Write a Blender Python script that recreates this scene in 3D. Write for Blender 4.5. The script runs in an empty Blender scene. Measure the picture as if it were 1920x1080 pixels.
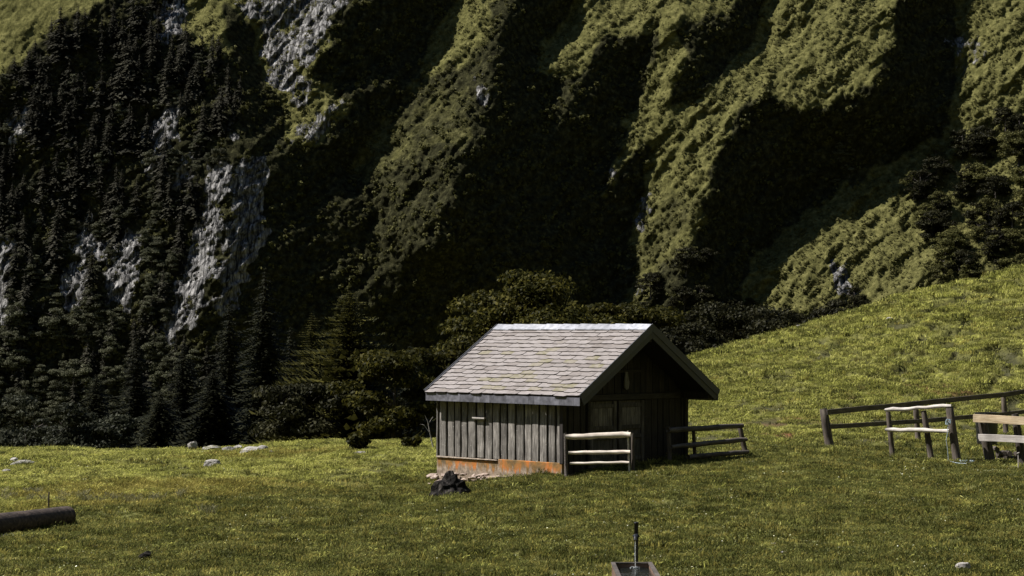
import bpy, math, random
import numpy as np
from mathutils import Vector, Matrix, Euler

R = math.radians
S = bpy.context.scene
C = S.collection
random.seed(7)
rng = np.random.default_rng(7)

# ---------------------------------------------------------------- camera
FPX = 3700.0
CAMZ = 3.7
PITCH = math.atan(80.0 / FPX)
cam_d = bpy.data.cameras.new("camera")
cam_d.sensor_width = 36.0
cam_d.lens = 36.0 * FPX / 1920.0
cam_d.clip_start = 0.5
cam_d.clip_end = 8000.0
cam = bpy.data.objects.new("camera", cam_d)
cam.location = (0, 0, CAMZ)
cam.rotation_euler = (math.pi / 2 + PITCH, 0, 0)
C.objects.link(cam)
S.camera = cam

# ---------------------------------------------------------------- light
SUN_EL = R(52)
SUN_H = Vector((-0.995, 0.04)).normalized()          # horizontal direction towards the sun
SUN = Vector((SUN_H.x * math.cos(SUN_EL), SUN_H.y * math.cos(SUN_EL), math.sin(SUN_EL)))
world = bpy.data.worlds.new("World")
S.world = world
world.use_nodes = True
wn = world.node_tree
wn.nodes.clear()
sky = wn.nodes.new("ShaderNodeTexSky")
sky.sky_type = 'NISHITA'
sky.sun_disc = False
sky.sun_elevation = SUN_EL
sky.sun_rotation = math.atan2(SUN_H.x, SUN_H.y)
sky.altitude = 1800
sky.air_density = 0.9
sky.dust_density = 0.2
bg = wn.nodes.new("ShaderNodeBackground")
bg.inputs['Strength'].default_value = 0.05
wo = wn.nodes.new("ShaderNodeOutputWorld")
wn.links.new(sky.outputs[0], bg.inputs[0])
wn.links.new(bg.outputs[0], wo.inputs[0])
sun_d = bpy.data.lights.new("sun", 'SUN')
sun_d.energy = 5.0
sun_d.angle = R(0.5)
sun_d.color = (1.0, 0.95, 0.88)
sun = bpy.data.objects.new("sun", sun_d)
sun.rotation_euler = (-SUN).to_track_quat('-Z', 'Y').to_euler()
sun.location = (-40, 10, 60)
C.objects.link(sun)
S.view_settings.view_transform = 'Standard'
S.view_settings.look = 'None'
S.view_settings.gamma = 1.0
S.view_settings.use_curve_mapping = False
S.view_settings.exposure = 1.0

# ---------------------------------------------------------------- maths helpers
cp, sp = math.cos(PITCH), math.sin(PITCH)


def ray(px, py):
    a = (px - 960.0) / FPX
    b = (540.0 - py) / FPX
    return a, cp - b * sp, sp + b * cp


def W(px, py, Y):
    a, y, z = ray(px, py)
    k = Y / y
    return Vector((a * k, Y, CAMZ + z * k))


def Warr(px, py, Y):
    a, y, z = ray(px, py)
    k = Y / y
    return a * k, Y, CAMZ + z * k


def _h(ix, iy, s):
    n = (ix.astype(np.int64) * 374761393 + iy.astype(np.int64) * 668265263 + s * 1442695041) & 0xffffffff
    n = ((n ^ (n >> 13)) * 1274126177) & 0xffffffff
    n = n ^ (n >> 16)
    return (n & 0xffff) / 65535.0


def vn(x, y, s=0):
    x = np.asarray(x, float); y = np.asarray(y, float)
    ix = np.floor(x); iy = np.floor(y)
    fx = x - ix; fy = y - iy
    fx = fx * fx * (3 - 2 * fx); fy = fy * fy * (3 - 2 * fy)
    a = _h(ix, iy, s); b = _h(ix + 1, iy, s); c = _h(ix, iy + 1, s); d = _h(ix + 1, iy + 1, s)
    return (a * (1 - fx) + b * fx) * (1 - fy) + (c * (1 - fx) + d * fx) * fy - 0.5


def fbm(x, y, s=0, o=4):
    t = 0; a = 1.0
    for i in range(o):
        t = t + a * vn(x * 2 ** i + 17.3 * i, y * 2 ** i - 9.1 * i, s + i)
        a *= 0.5
    return t


def sst(a, b, x):
    t = np.clip((x - a) / (b - a), 0, 1)
    return t * t * (3 - 2 * t)


# ---------------------------------------------------------------- ground height
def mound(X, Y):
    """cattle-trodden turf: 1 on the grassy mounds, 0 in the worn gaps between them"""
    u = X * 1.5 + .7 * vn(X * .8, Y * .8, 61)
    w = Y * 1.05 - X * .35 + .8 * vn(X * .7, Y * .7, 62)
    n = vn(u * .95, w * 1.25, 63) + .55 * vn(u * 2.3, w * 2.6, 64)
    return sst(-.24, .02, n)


def gz(X, Y, detail=True):
    X = np.asarray(X, float); Y = np.asarray(Y, float)
    z = 0.33 * np.tanh((X - 0.8) / 3.2)
    z = z - .10 * sst(-4, -14, X) * sst(50, 64, Y)
    z = z - 0.20 * np.exp(-((X + 2.1) ** 2 + (Y - 51) ** 2) / 6.0)
    # gentle rise to the left crest
    z = z + (0.13 + 0.12 * np.sin(X * 0.23 + 1.5) + 0.22 * vn(X * .45, Y * .2, 5)) * sst(52, 64, Y) * sst(4, -2, X)
    # right-hand hill
    Yc = 64 + 27 * sst(1.0, 8.0, X)
    zc = np.interp(X, [1, 4, 7.9, 10.5, 13.1, 18, 23.4, 30, 60], [-.2, .45, 1.75, 2.5, 3.3, 4.75, 6.05, 7.4, 9.2])
    y0 = 55.5 + 9.5 * sst(7, 17, X)
    t = np.clip((Y - y0) / np.maximum(Yc - y0, 1), 0, 1)
    prof = 0.25 * t * t + 0.75 * (1 - (1 - t) ** 1.35) * sst(0, .25, t)
    hill = (zc - 0.15) * prof * sst(1.0, 6.0, X)
    z = z + hill
    # falls away past the crest into the valley
    over = np.maximum(Y - Yc, 0)
    z = z - np.where(over < 30, over ** 2 * 0.0045, 0.0045 * 900 + (over - 30) * 0.27)
    z = np.maximum(z, -42)
    # unseen slopes added behind the camera and at both sides to cut sky light
    side = np.maximum(np.maximum(np.abs(X) - np.maximum(110, .42 * Y + 60), -60 - Y), 0)
    z = z + np.where(side > 0, 500 * (1 - np.exp(-side * .85 / 500)), 0) + sst(0, 120, side) * 14 * vn(X * .012, Y * .012, 91)
    if detail:
        near = np.exp(-((Y - 50) / 120.0) ** 2)
        hm = sst(0.1, 1.5, hill)
        z = z + near * (0.17 * vn(X * .45, Y * .35, 11) + (0.10 + .1 * hm) * vn(X * 1.3, Y * 1.1, 12))
        z = z + near * (0.05 + 0.09 * hm) * vn(X * 3.1, Y * 2.4, 13)
        z = z + near * (.045 + .30 * hm) * mound(X, Y)
    return z


def hit(px, py, y0=22.0, y1=130.0):
    ys = np.arange(y0, y1, 0.05)
    a, y, z = ray(px, py)
    k = ys / y
    g = gz(a * k, ys)
    below = (CAMZ + z * k) <= g
    i = int(np.argmax(below)) if below.any() else len(ys) - 1
    return Vector((float(a * k[i]), float(ys[i]), float(g[i])))


def onground(x, y, dz=0.0):
    return Vector((x, y, float(gz(x, y)) + dz))


# ---------------------------------------------------------------- object helpers
def tag(o, label=None, cat=None, group=None, kind=None):
    if label: o['label'] = label
    if cat: o['category'] = cat
    if group: o['group'] = group
    if kind: o['kind'] = kind
    return o


def empty(name, loc=(0, 0, 0), rz=0.0):
    o = bpy.data.objects.new(name, None)
    o.location = loc
    o.rotation_euler = (0, 0, rz)
    o.empty_display_size = .3
    C.objects.link(o)
    return o


def mesh_np(name, verts, faces, mats=(), mi=None, smooth=False):
    """verts (n,3), faces (m,k) with k fixed"""
    me = bpy.data.meshes.new(name)
    verts = np.asarray(verts, np.float32); faces = np.asarray(faces, np.int32)
    m, k = faces.shape
    me.vertices.add(len(verts)); me.vertices.foreach_set('co', verts.ravel())
    me.loops.add(m * k); me.loops.foreach_set('vertex_index', faces.ravel())
    me.polygons.add(m)
    me.polygons.foreach_set('loop_start', np.arange(0, m * k, k, dtype=np.int32))
    me.polygons.foreach_set('loop_total', np.full(m, k, np.int32))
    for x in mats: me.materials.append(x)
    if mi is not None: me.polygons.foreach_set('material_index', np.asarray(mi, np.int32))
    if smooth: me.polygons.foreach_set('use_smooth', np.ones(m, bool))
    me.update(calc_edges=True)
    me.validate()
    return me


def link(name, me, parent=None, loc=None, rot=None, scale=None):
    o = bpy.data.objects.new(name, me)
    if loc is not None: o.location = loc
    if rot is not None: o.rotation_euler = rot
    if scale is not None: o.scale = scale if hasattr(scale, '__len__') else (scale,) * 3
    if parent is not None: o.parent = parent
    C.objects.link(o)
    return o


class MB:
    """collects polygons for one mesh"""
    def __init__(s): s.v = []; s.f = []; s.m = []

    def add(s, vs, fs, m=0):
        b = len(s.v)
        s.v += [tuple(v) for v in vs]
        s.f += [tuple(b + i for i in f) for f in fs]
        s.m += [m] * len(fs)

    def box(s, x0, x1, y0, y1, z0, z1, m=0, j=0.0, bev=0.0):
        q = lambda: random.uniform(-j, j)
        vs = [(x + q(), y + q(), z + q()) for z in (z0, z1) for y in (y0, y1) for x in (x0, x1)]
        s.add(vs, [(0, 2, 3, 1), (4, 5, 7, 6), (0, 1, 5, 4), (1, 3, 7, 5), (3, 2, 6, 7), (2, 0, 4, 6)], m)

    def tube(s, pts, radii, n=8, m=0, wob=0.0, cap=True):
        pts = [Vector(p) for p in pts]
        rings = []
        for i, p in enumerate(pts):
            d = (pts[min(i + 1, len(pts) - 1)] - pts[max(i - 1, 0)]).normalized()
            ref = Vector((0, 0, 1)) if abs(d.z) < .9 else Vector((1, 0, 0))
            a = d.cross(ref).normalized(); b = a.cross(d)
            r = radii[i] if hasattr(radii, '__len__') else radii
            rings.append([p + (a * math.cos(t * 2 * math.pi / n) + b * math.sin(t * 2 * math.pi / n)) * r * (1 + random.uniform(-wob, wob)) for t in range(n)])
        vs = [v for r_ in rings for v in r_]
        fs = []
        for i in range(len(pts) - 1):
            for t in range(n):
                t2 = (t + 1) % n
                fs.append((i * n + t, i * n + t2, (i + 1) * n + t2, (i + 1) * n + t))
        if cap:
            fs.append(tuple(range(n)))
            fs.append(tuple((len(pts) - 1) * n + t for t in reversed(range(n))))
        s.add(vs, fs, m)

    def build(s, name, mats, parent=None, loc=None, rot=None, smooth=False, bevel=0.0):
        me = bpy.data.meshes.new(name)
        me.from_pydata(s.v, [], s.f)
        mats = mats if isinstance(mats, (list, tuple)) else [mats]
        for x in mats: me.materials.append(x)
        for p, k in zip(me.polygons, s.m):
            p.material_index = k
            p.use_smooth = smooth
        me.update()
        o = link(name, me, parent, loc, rot)
        if bevel:
            md = o.modifiers.new('bevel', 'BEVEL'); md.width = bevel; md.segments = 1; md.limit_method = 'ANGLE'
        return o


# ---------------------------------------------------------------- materials
class Mat:
    def __init__(s, name, rough=0.8, spec=0.3):
        s.m = bpy.data.materials.new(name); s.m.use_nodes = True
        s.nt = s.m.node_tree; s.n = s.nt.nodes; s.l = s.nt.links
        s.b = s.n['Principled BSDF']
        s.b.inputs['Roughness'].default_value = rough
        s.b.inputs['Specular IOR Level'].default_value = spec
        s.tc = s.n.new('ShaderNodeTexCoord')

    def coords(s, scale=(1, 1, 1), rand=False, kind='Object', rot=(0, 0, 0)):
        mp = s.n.new('ShaderNodeMapping')
        mp.inputs['Scale'].default_value = scale
        mp.inputs['Rotation'].default_value = rot
        s.l.new(s.tc.outputs[kind], mp.inputs[0])
        if rand:
            oi = s.n.new('ShaderNodeObjectInfo')
            mm = s.n.new('ShaderNodeMath'); mm.operation = 'MULTIPLY'; mm.inputs[1].default_value = 91.0
            s.l.new(oi.outputs['Random'], mm.inputs[0])
            cx = s.n.new('ShaderNodeCombineXYZ')
            for i in range(3): s.l.new(mm.outputs[0], cx.inputs[i])
            s.l.new(cx.outputs[0], mp.inputs['Location'])
        return mp.outputs[0]

    def noise(s, vec, scale, detail=5, rough=.6, dist=0.0):
        n = s.n.new('ShaderNodeTexNoise')
        n.inputs['Scale'].default_value = scale
        n.inputs['Detail'].default_value = detail
        n.inputs['Roughness'].default_value = rough
        n.inputs['Distortion'].default_value = dist
        s.l.new(vec, n.inputs['Vector'])
        return n.outputs['Fac']

    def ramp(s, fac, stops):
        r = s.n.new('ShaderNodeValToRGB')
        e = r.color_ramp.elements
        while len(e) < len(stops): e.new(0.5)
        for k, (p, c) in enumerate(stops):
            e[k].position = p
            e[k].color = (c[0], c[1], c[2], 1) if hasattr(c, '__len__') else (c, c, c, 1)
        s.l.new(fac, r.inputs[0])
        return r.outputs[0]

    def mix(s, fac, a, b, mode='MIX'):
        m = s.n.new('ShaderNodeMix'); m.data_type = 'RGBA'; m.blend_type = mode
        for v, i in ((fac, 0), (a, 6), (b, 7)):
            if isinstance(v, bpy.types.NodeSocket): s.l.new(v, m.inputs[i])
            elif i == 0: m.inputs[0].default_value = v
            else: m.inputs[i].default_value = (v[0], v[1], v[2], 1)
        return m.outputs[2]

    def math(s, op, a, b=0.0, clamp=False):
        m = s.n.new('ShaderNodeMath'); m.operation = op; m.use_clamp = clamp
        for v, i in ((a, 0), (b, 1)):
            if isinstance(v, bpy.types.NodeSocket): s.l.new(v, m.inputs[i])
            else: m.inputs[i].default_value = v
        return m.outputs[0]

    def attr(s, name):
        a = s.n.new('ShaderNodeAttribute'); a.attribute_name = name
        return a.outputs['Fac']

    def rand(s):
        return s.n.new('ShaderNodeObjectInfo').outputs['Random']

    def color(s, c):
        if isinstance(c, bpy.types.NodeSocket): s.l.new(c, s.b.inputs['Base Color'])
        else: s.b.inputs['Base Color'].default_value = (*c, 1)

    def bump(s, h, strength=.5, dist=.02):
        b = s.n.new('ShaderNodeBump')
        b.inputs['Strength'].default_value = strength
        b.inputs['Distance'].default_value = dist
        s.l.new(h, b.inputs['Height'])
        s.l.new(b.outputs[0], s.b.inputs['Normal'])
        return b


def wood(name, c1, c2, c3, axis=2, rough=.8, stretch=14, bump=.5, spots=None, spec=.3, vary=.5):
    M = Mat(name, rough, spec)
    sc = [stretch] * 3; sc[axis] = 1.0
    v = M.coords(sc, rand=True)
    n = M.noise(v, 2.2, 8, .65, .4)
    n2 = M.noise(M.coords((1.5, 1.5, 1.5), rand=True), 1.7, 4, .6)
    col = M.ramp(n, [(0.3, c1), (0.5, c2), (0.72, c3)])
    dirt = M.ramp(n2, [(0.35, .45), (0.65, 1.0)])
    col = M.mix(.75, col, dirt, 'MULTIPLY')
    r = M.ramp(M.rand(), [(0, 1.0 - vary), (1, 1.0)])
    col = M.mix(1.0, col, r, 'MULTIPLY')
    if spots:
        k = M.noise(M.coords((1, 1, 1), rand=True), 16, 3, .7)
        col = M.mix(M.ramp(k, [(0.66, 0.0), (0.72, .75)]), col, spots)
    M.color(col)
    M.bump(n, bump, .03)
    return M.m


mt = {}
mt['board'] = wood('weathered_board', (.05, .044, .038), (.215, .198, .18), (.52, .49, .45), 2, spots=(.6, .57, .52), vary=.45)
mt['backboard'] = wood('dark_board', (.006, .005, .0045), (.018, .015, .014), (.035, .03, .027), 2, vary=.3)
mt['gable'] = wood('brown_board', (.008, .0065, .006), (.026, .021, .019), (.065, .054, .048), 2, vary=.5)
mt['door'] = wood('door_wood', (.028, .024, .022), (.085, .075, .070), (.20, .18, .17), 2, vary=.3)
mt['shutter'] = wood('pale_shutter_wood', (.05, .045, .042), (.15, .135, .13), (.28, .26, .25), 2, vary=.2)
mt['beamx'] = wood('dark_beam', (.010, .009, .008), (.032, .027, .025), (.065, .056, .052), 0, vary=.2)
mt['rail'] = wood('pale_peeled_rail', (.36, .30, .25), (.62, .55, .48), (.78, .72, .65), 0, vary=.15, bump=.3)
mt['railgrey'] = wood('silvered_rail', (.30, .27, .25), (.55, .51, .47), (.72, .68, .63), 0, vary=.15, bump=.5)
mt['railgrey2'] = wood('dull_grey_wood', (.06, .055, .05), (.15, .14, .13), (.25, .23, .21), 2, vary=.1)
mt['raildark'] = wood('grey_brown_rail', (.035, .028, .025), (.095, .08, .07), (.17, .145, .13), 0, vary=.2)
mt['plank_new'] = wood('fresh_yellow_plank', (.36, .26, .15), (.52, .41, .27), (.62, .52, .37), 0, vary=.05, bump=.2)
mt['plank_grey'] = wood('pale_grey_plank', (.30, .27, .25), (.48, .44, .41), (.60, .56, .52), 0, vary=.05, bump=.2)
mt['post'] = wood('weathered_post', (.03, .024, .02), (.09, .072, .058), (.18, .15, .12), 2, vary=.3)
mt['bark'] = wood('log_bark', (.018, .013, .011), (.06, .043, .034), (.15, .11, .085), 0, vary=.1, stretch=5, bump=1.0)
mt['trunk'] = wood('tree_bark', (.02, .018, .015), (.06, .05, .042), (.12, .105, .09), 2, vary=.3, stretch=4)
mt['deadwood'] = wood('bleached_twig', (.3, .28, .25), (.5, .47, .43), (.6, .58, .55), 2, vary=.1)


def mk_shingle():
    M = Mat('roof_shingle', .55, .45)
    n = M.noise(M.coords((2, 9, 2), rand=True), 3.0, 6, .65)
    col = M.ramp(n, [(0.3, (.14, .127, .122)), (0.5, (.205, .188, .182)), (0.75, (.28, .258, .25))])
    r = M.ramp(M.rand(), [(0, (.70, .66, .63)), (.35, (.90, .88, .87)), (1, (1.0, .98, .98))])
    col = M.mix(1.0, col, r, 'MULTIPLY')
    g = M.noise(M.coords((1, 1, 1), kind='Object', rand=True), 4, 4, .6)
    col = M.mix(M.ramp(g, [(0.60, 0.0), (0.75, .45)]), col, (.17, .145, .09))
    M.color(col)
    M.bump(n, .4, .01)
    return M.m


mt['shingle'] = mk_shingle()


def mk_mossy():
    M = Mat('mossy_shingle', .8, .2)
    n = M.noise(M.coords((2, 9, 2), rand=True), 3.0, 6, .65)
    col = M.ramp(n, [(0.3, (.13, .115, .095)), (0.55, (.20, .18, .15)), (0.75, (.25, .225, .19))])
    g = M.noise(M.coords((1, 1, 1), rand=True), 5, 4, .7)
    col = M.mix(M.ramp(g, [(0.45, 0.0), (0.6, .6)]), col, (.12, .115, .05))
    M.color(col); M.bump(g, .5, .02)
    return M.m


mt['mossy'] = mk_mossy()
M = Mat('shaded_shingle_edge', .9, .1); M.color(M.ramp(M.noise(M.coords(rand=True), 12), [(.35, (.018, .014, .012)), (.65, (.07, .06, .052))])); mt['sh_edge_shade'] = M.m  # edge faces darkened, the shadow lines under the butts put into the colour


def metal(name, c1, c2, rough=.4, met=.6):
    M = Mat(name, rough, .5)
    M.b.inputs['Metallic'].default_value = met
    n = M.noise(M.coords((3, 3, 3), rand=True), 2.5, 6, .6)
    col = M.ramp(n, [(0.35, c1), (0.65, c2)])
    r = M.ramp(M.rand(), [(0, .62), (1, 1.0)])
    M.color(M.mix(1.0, col, r, 'MULTIPLY'))
    M.l.new(M.ramp(n, [(0.3, rough - .1), (0.7, rough + .2)]), M.b.inputs['Roughness'])
    return M.m


mt['ridge'] = metal('ridge_metal', (.27, .28, .315), (.40, .41, .46), .5, .2)
mt['fascia'] = metal('fascia_metal', (.11, .11, .135), (.19, .19, .225), .5, .3)
mt['barge'] = metal('barge_metal', (.035, .036, .045), (.065, .067, .082), .55, .2)
mt['pipe'] = metal('dark_pipe', (.03, .03, .032), (.07, .07, .075), .35, .7)
mt['rust'] = metal('rusty_steel', (.10, .06, .042), (.20, .13, .095), .6, .2)


def mk_concrete():
    M = Mat('lichen_concrete', .9, .2)
    v = M.coords((1, 1, 1))
    n = M.noise(v, 9, 6, .6)
    base = M.ramp(n, [(0.3, (.10, .08, .06)), (0.55, (.24, .19, .145)), (.75, (.42, .35, .28))])
    sep = M.n.new('ShaderNodeSeparateXYZ'); M.l.new(v, sep.inputs[0])
    z = sep.outputs[2]
    streak = M.noise(M.coords((4, 4, .6)), 1.6, 5, .7)
    up = M.ramp(z, [(0.0, 0.12), (0.30, .66)])
    f = M.math('ADD', M.math('MULTIPLY', up, 1.0), M.math('MULTIPLY', M.math('SUBTRACT', streak, .5), 2.2))
    f = M.ramp(f, [(0.30, 0), (0.52, .95)])
    tone = M.noise(M.coords((1, 1, 1)), 3.1, 4, .6)
    org = M.ramp(tone, [(0.36, (.09, .065, .03)), (0.50, (.22, .115, .035)), (.66, (.40, .13, .025))])
    M.color(M.mix(f, base, org))
    M.bump(n, .5, .02)
    return M.m


mt['concrete'] = mk_concrete()


def rockmat(name, c1, c2, c3, scale=3.0, moss=None, bump=.8, rand=True):
    M = Mat(name, .85, .3)
    v = M.coords((1, 1, 1), rand=rand)
    n = M.noise(v, scale, 9, .65, .2)
    n2 = M.noise(v, scale * 5, 5, .6)
    col = M.ramp(n, [(0.32, c1), (0.5, c2), (0.68, c3)])
    col = M.mix(.5, col, M.ramp(n2, [(0.3, .5), (0.7, 1.0)]), 'MULTIPLY')
    if moss:
        g = M.noise(v, scale * .7, 4, .6)
        col = M.mix(M.ramp(g, [(0.52, 0.0), (0.62, .9)]), col, moss)
    M.color(col); M.bump(n, bump, .08)
    return M.m


mt['rock'] = rockmat('pale_limestone', (.10, .095, .09), (.27, .255, .24), (.46, .44, .41), 5)
mt['rockmoss'] = rockmat('mossy_limestone', (.09, .085, .08), (.22, .21, .19), (.42, .40, .36), 5, (.07, .07, .02))
mt['plainstone'] = rockmat('plain_mortar', (.14, .11, .09), (.28, .23, .18), (.40, .34, .28), 6)
mt['rubble'] = rockmat('rubble_stone', (.14, .105, .085), (.32, .25, .21), (.50, .42, .36), 6)
mt['blackrock'] = rockmat('dark_stump_rock', (.004, .004, .0035), (.012, .011, .010), (.07, .062, .056), 7)
mt['blackrock'].node_tree.nodes['Principled BSDF'].inputs['Specular IOR Level'].default_value = .08
mt['ash'] = rockmat('pale_gravel', (.25, .24, .22), (.42, .41, .40), (.60, .59, .58), 20)


def leafmat(name, c1, c2, c3, trans=.35, rough=.55, field=False):
    M = Mat(name, rough, .05)
    n = M.noise(M.coords((1, 1, 1), rand=True), .9, 4, .7)
    geo = M.n.new('ShaderNodeNewGeometry')
    rpi = geo.outputs['Random Per Island']
    k = M.math('ADD', M.math('MULTIPLY', n, .6), M.math('MULTIPLY', rpi, .45))
    if field:
        k = M.math('ADD', M.math('MULTIPLY', M.noise(geo.outputs['Position'], .55, 6, .65), 1.1), M.math('MULTIPLY', M.math('SUBTRACT', rpi, .65), .5))
    col = M.ramp(k, [(0.25, c1), (0.52, c2), (0.85, c3)])
    r = M.ramp(M.rand(), [(0, .26 if field else .62), (1, 1.4 if field else 1.1)])
    col = M.mix(1.0, col, r, 'MULTIPLY')
    M.color(col)
    tr = M.n.new('ShaderNodeBsdfTranslucent')
    M.l.new(col, tr.inputs[0])
    mx = M.n.new('ShaderNodeMixShader'); mx.inputs[0].default_value = trans
    out = M.n['Material Output']
    M.l.new(M.b.outputs[0], mx.inputs[1]); M.l.new(tr.outputs[0], mx.inputs[2])
    M.l.new(mx.outputs[0], out.inputs[0])
    return M.m


mt['grass'] = leafmat('grass_blade', (.060, .067, .018), (.130, .140, .038), (.27, .26, .085), .45, .5, True)
mt['grassdry'] = leafmat('yellow_grass_blade', (.20, .18, .045), (.32, .28, .07), (.45, .38, .12), .45, .5, True)
mt['grasslit'] = leafmat('sun_tinted_grass_blade', (.19, .198, .043), (.40, .405, .100), (.57, .54, .19), .45, .5, True)  # lighter copy of the grass, sunlight put into the blade colour
mt['rush'] = leafmat('rush_blade', (.12, .12, .06), (.22, .21, .12), (.36, .34, .22), .35, .5)
mt['maple'] = leafmat('maple_leaf', (.012, .013, .003), (.032, .032, .007), (.105, .092, .018), .3)
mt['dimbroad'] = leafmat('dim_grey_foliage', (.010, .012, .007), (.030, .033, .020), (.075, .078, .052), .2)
mt['shadeleaf'] = leafmat('shaded_foliage', (.006, .0065, .003), (.018, .018, .008), (.05, .048, .022), .2)  # dark leaf copy, shade put into the foliage colour
mt['shrub_sun_tint'] = leafmat('sun_tinted_shrub_foliage', (.040, .041, .015), (.098, .096, .037), (.19, .18, .07), .25)
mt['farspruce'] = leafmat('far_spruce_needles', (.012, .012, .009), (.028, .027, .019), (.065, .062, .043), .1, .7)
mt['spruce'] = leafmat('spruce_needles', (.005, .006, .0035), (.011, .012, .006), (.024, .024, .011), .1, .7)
mt['pine'] = leafmat('pine_needles', (.010, .011, .004), (.034, .034, .009), (.11, .100, .024), .2, .7)
mt['broad'] = leafmat('broadleaf_foliage', (.030, .033, .018), (.080, .083, .050), (.17, .17, .115), .25)
mt['broadgrn'] = leafmat('shrub_foliage', (.026, .028, .010), (.070, .070, .023), (.15, .142, .050), .25)
mt['tussock'] = leafmat('slope_tussock', (.045, .046, .015), (.108, .105, .037), (.20, .19, .07), .2)


def mk_ground():
    M = Mat('meadow_turf', .9, .2)
    v = M.coords((1, 1, 1))
    n = M.noise(v, 1.1, 8, .7)
    n2 = M.noise(v, 9.0, 6, .7)
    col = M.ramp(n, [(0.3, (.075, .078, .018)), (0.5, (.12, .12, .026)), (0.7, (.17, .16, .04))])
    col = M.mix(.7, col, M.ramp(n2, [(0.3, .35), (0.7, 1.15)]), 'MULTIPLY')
    col = M.mix(M.attr('gap'), col, M.ramp(n2, [(0.3, (.022, .023, .009)), (0.7, (.065, .062, .022))]))  # gaps darker: thatch, plus the hollows' shade put into the colour
    soil = M.ramp(n2, [(0.3, (.06, .026, .014)), (0.7, (.22, .10, .045))])
    col = M.mix(M.attr('soil'), col, soil)
    yel = M.ramp(n2, [(0.3, (.12, .11, .02)), (.7, (.24, .20, .03))])
    col = M.mix(M.attr('yellow'), col, yel)
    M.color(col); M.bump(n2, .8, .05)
    return M.m


mt['ground'] = mk_ground()


def mk_mountain():
    M = Mat('mountain_surface', 1.0, .0)
    v = M.coords((1, 1, 1))
    # strata run steeply down to the left
    vs = M.coords((.75, .2, .10), rot=(0, R(-40), 0))
    n = M.noise(v, .05, 8, .65)
    nf = M.noise(v, .45, 8, .72)
    ns = M.noise(vs, 1.2, 8, .7, .3)
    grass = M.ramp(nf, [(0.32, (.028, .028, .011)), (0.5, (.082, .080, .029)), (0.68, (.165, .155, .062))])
    brush_shade = M.ramp(nf, [(0.35, (.007, .007, .0045)), (0.53, (.026, .026, .013)), (0.72, (.078, .075, .037))])  # dark growth; also carries the shade painted on unlit slopes
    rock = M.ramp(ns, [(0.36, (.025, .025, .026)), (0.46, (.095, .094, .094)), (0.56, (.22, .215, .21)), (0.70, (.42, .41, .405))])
    veg_shade = M.attr('veg_shade')
    vm = M.math('ADD', veg_shade, M.math('MULTIPLY', M.math('SUBTRACT', n, .5), 1.2))
    col = M.mix(M.ramp(vm, [(0.35, 0.0), (0.65, 1.0)]), grass, brush_shade)
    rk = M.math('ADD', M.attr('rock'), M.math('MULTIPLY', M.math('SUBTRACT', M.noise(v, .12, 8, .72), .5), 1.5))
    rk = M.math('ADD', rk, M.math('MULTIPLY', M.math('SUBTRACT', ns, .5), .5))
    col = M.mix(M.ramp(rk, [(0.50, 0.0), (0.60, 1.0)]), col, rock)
    vo = M.n.new('ShaderNodeTexVoronoi'); vo.feature = 'DISTANCE_TO_EDGE'; vo.inputs['Scale'].default_value = .42
    wv = M.n.new('ShaderNodeVectorMath'); wv.operation = 'ADD'
    M.l.new(M.coords((1.0, .5, .32), rot=(0, R(-40), 0)), wv.inputs[0])
    cxx = M.n.new('ShaderNodeCombineXYZ'); M.l.new(M.math('MULTIPLY', nf, 1.6), cxx.inputs[0]); M.l.new(M.math('MULTIPLY', ns, 1.2), cxx.inputs[2])
    M.l.new(cxx.outputs[0], wv.inputs[1]); M.l.new(wv.outputs[0], vo.inputs['Vector'])
    crack = M.ramp(vo.outputs['Distance'], [(0.0, .25), (.10, 1.0)])
    rmask = M.ramp(rk, [(0.50, 0.0), (0.60, 1.0)])
    col = M.mix(M.math('MULTIPLY', rmask, .9), col, M.mix(1.0, col, crack, 'MULTIPLY'))
    M.color(col)
    h = M.math('ADD', M.math('MULTIPLY', nf, 1.0), M.math('MULTIPLY', ns, .9))
    h = M.math('ADD', h, M.math('MULTIPLY', M.math('MULTIPLY', crack, rmask), .5))
    M.bump(h, 1.0, .9)
    return M.m


mt['mountain'] = mk_mountain()

# ---------------------------------------------------------------- ground sheet
def axis(lo, hi, step, far, g=1.25):
    a = list(np.arange(lo, hi, step))
    s = step; x = a[-1]
    while x < far[1]:
        s *= g; x += s; a.append(x)
    s = step; x = lo; b = []
    while x > far[0]:
        s *= g; x -= s; b.append(x)
    return np.array(b[::-1] + a)


gx = axis(-19, 27, .15, (-2500, 2500))
gy = axis(25, 96, .15, (-1500, 4000))
GX, GY = np.meshgrid(gx, gy)
GZ = gz(GX, GY)
ny, nx = GX.shape
idx = np.arange(nx * ny).reshape(ny, nx)
F = np.stack([idx[:-1, :-1], idx[:-1, 1:], idx[1:, 1:], idx[1:, :-1]], -1).reshape(-1, 4)
me = mesh_np('ground', np.stack([GX, GY, GZ], -1).reshape(-1, 3), F, [mt['ground']], smooth=True)


def spot(pts):
    a = np.zeros(GX.size)
    x = GX.ravel(); y = GY.ravel()
    for (px, py, rx, ry, s) in pts:
        p = hit(px, py)
        d = ((x - p.x) / rx) ** 2 + ((y - p.y) / ry) ** 2
        a = np.maximum(a, s * np.exp(-d) * (0.6 + 1.6 * (vn(x * 2.3, y * 2, 31) + .2)))
    return np.clip(a, 0, 1)


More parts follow.
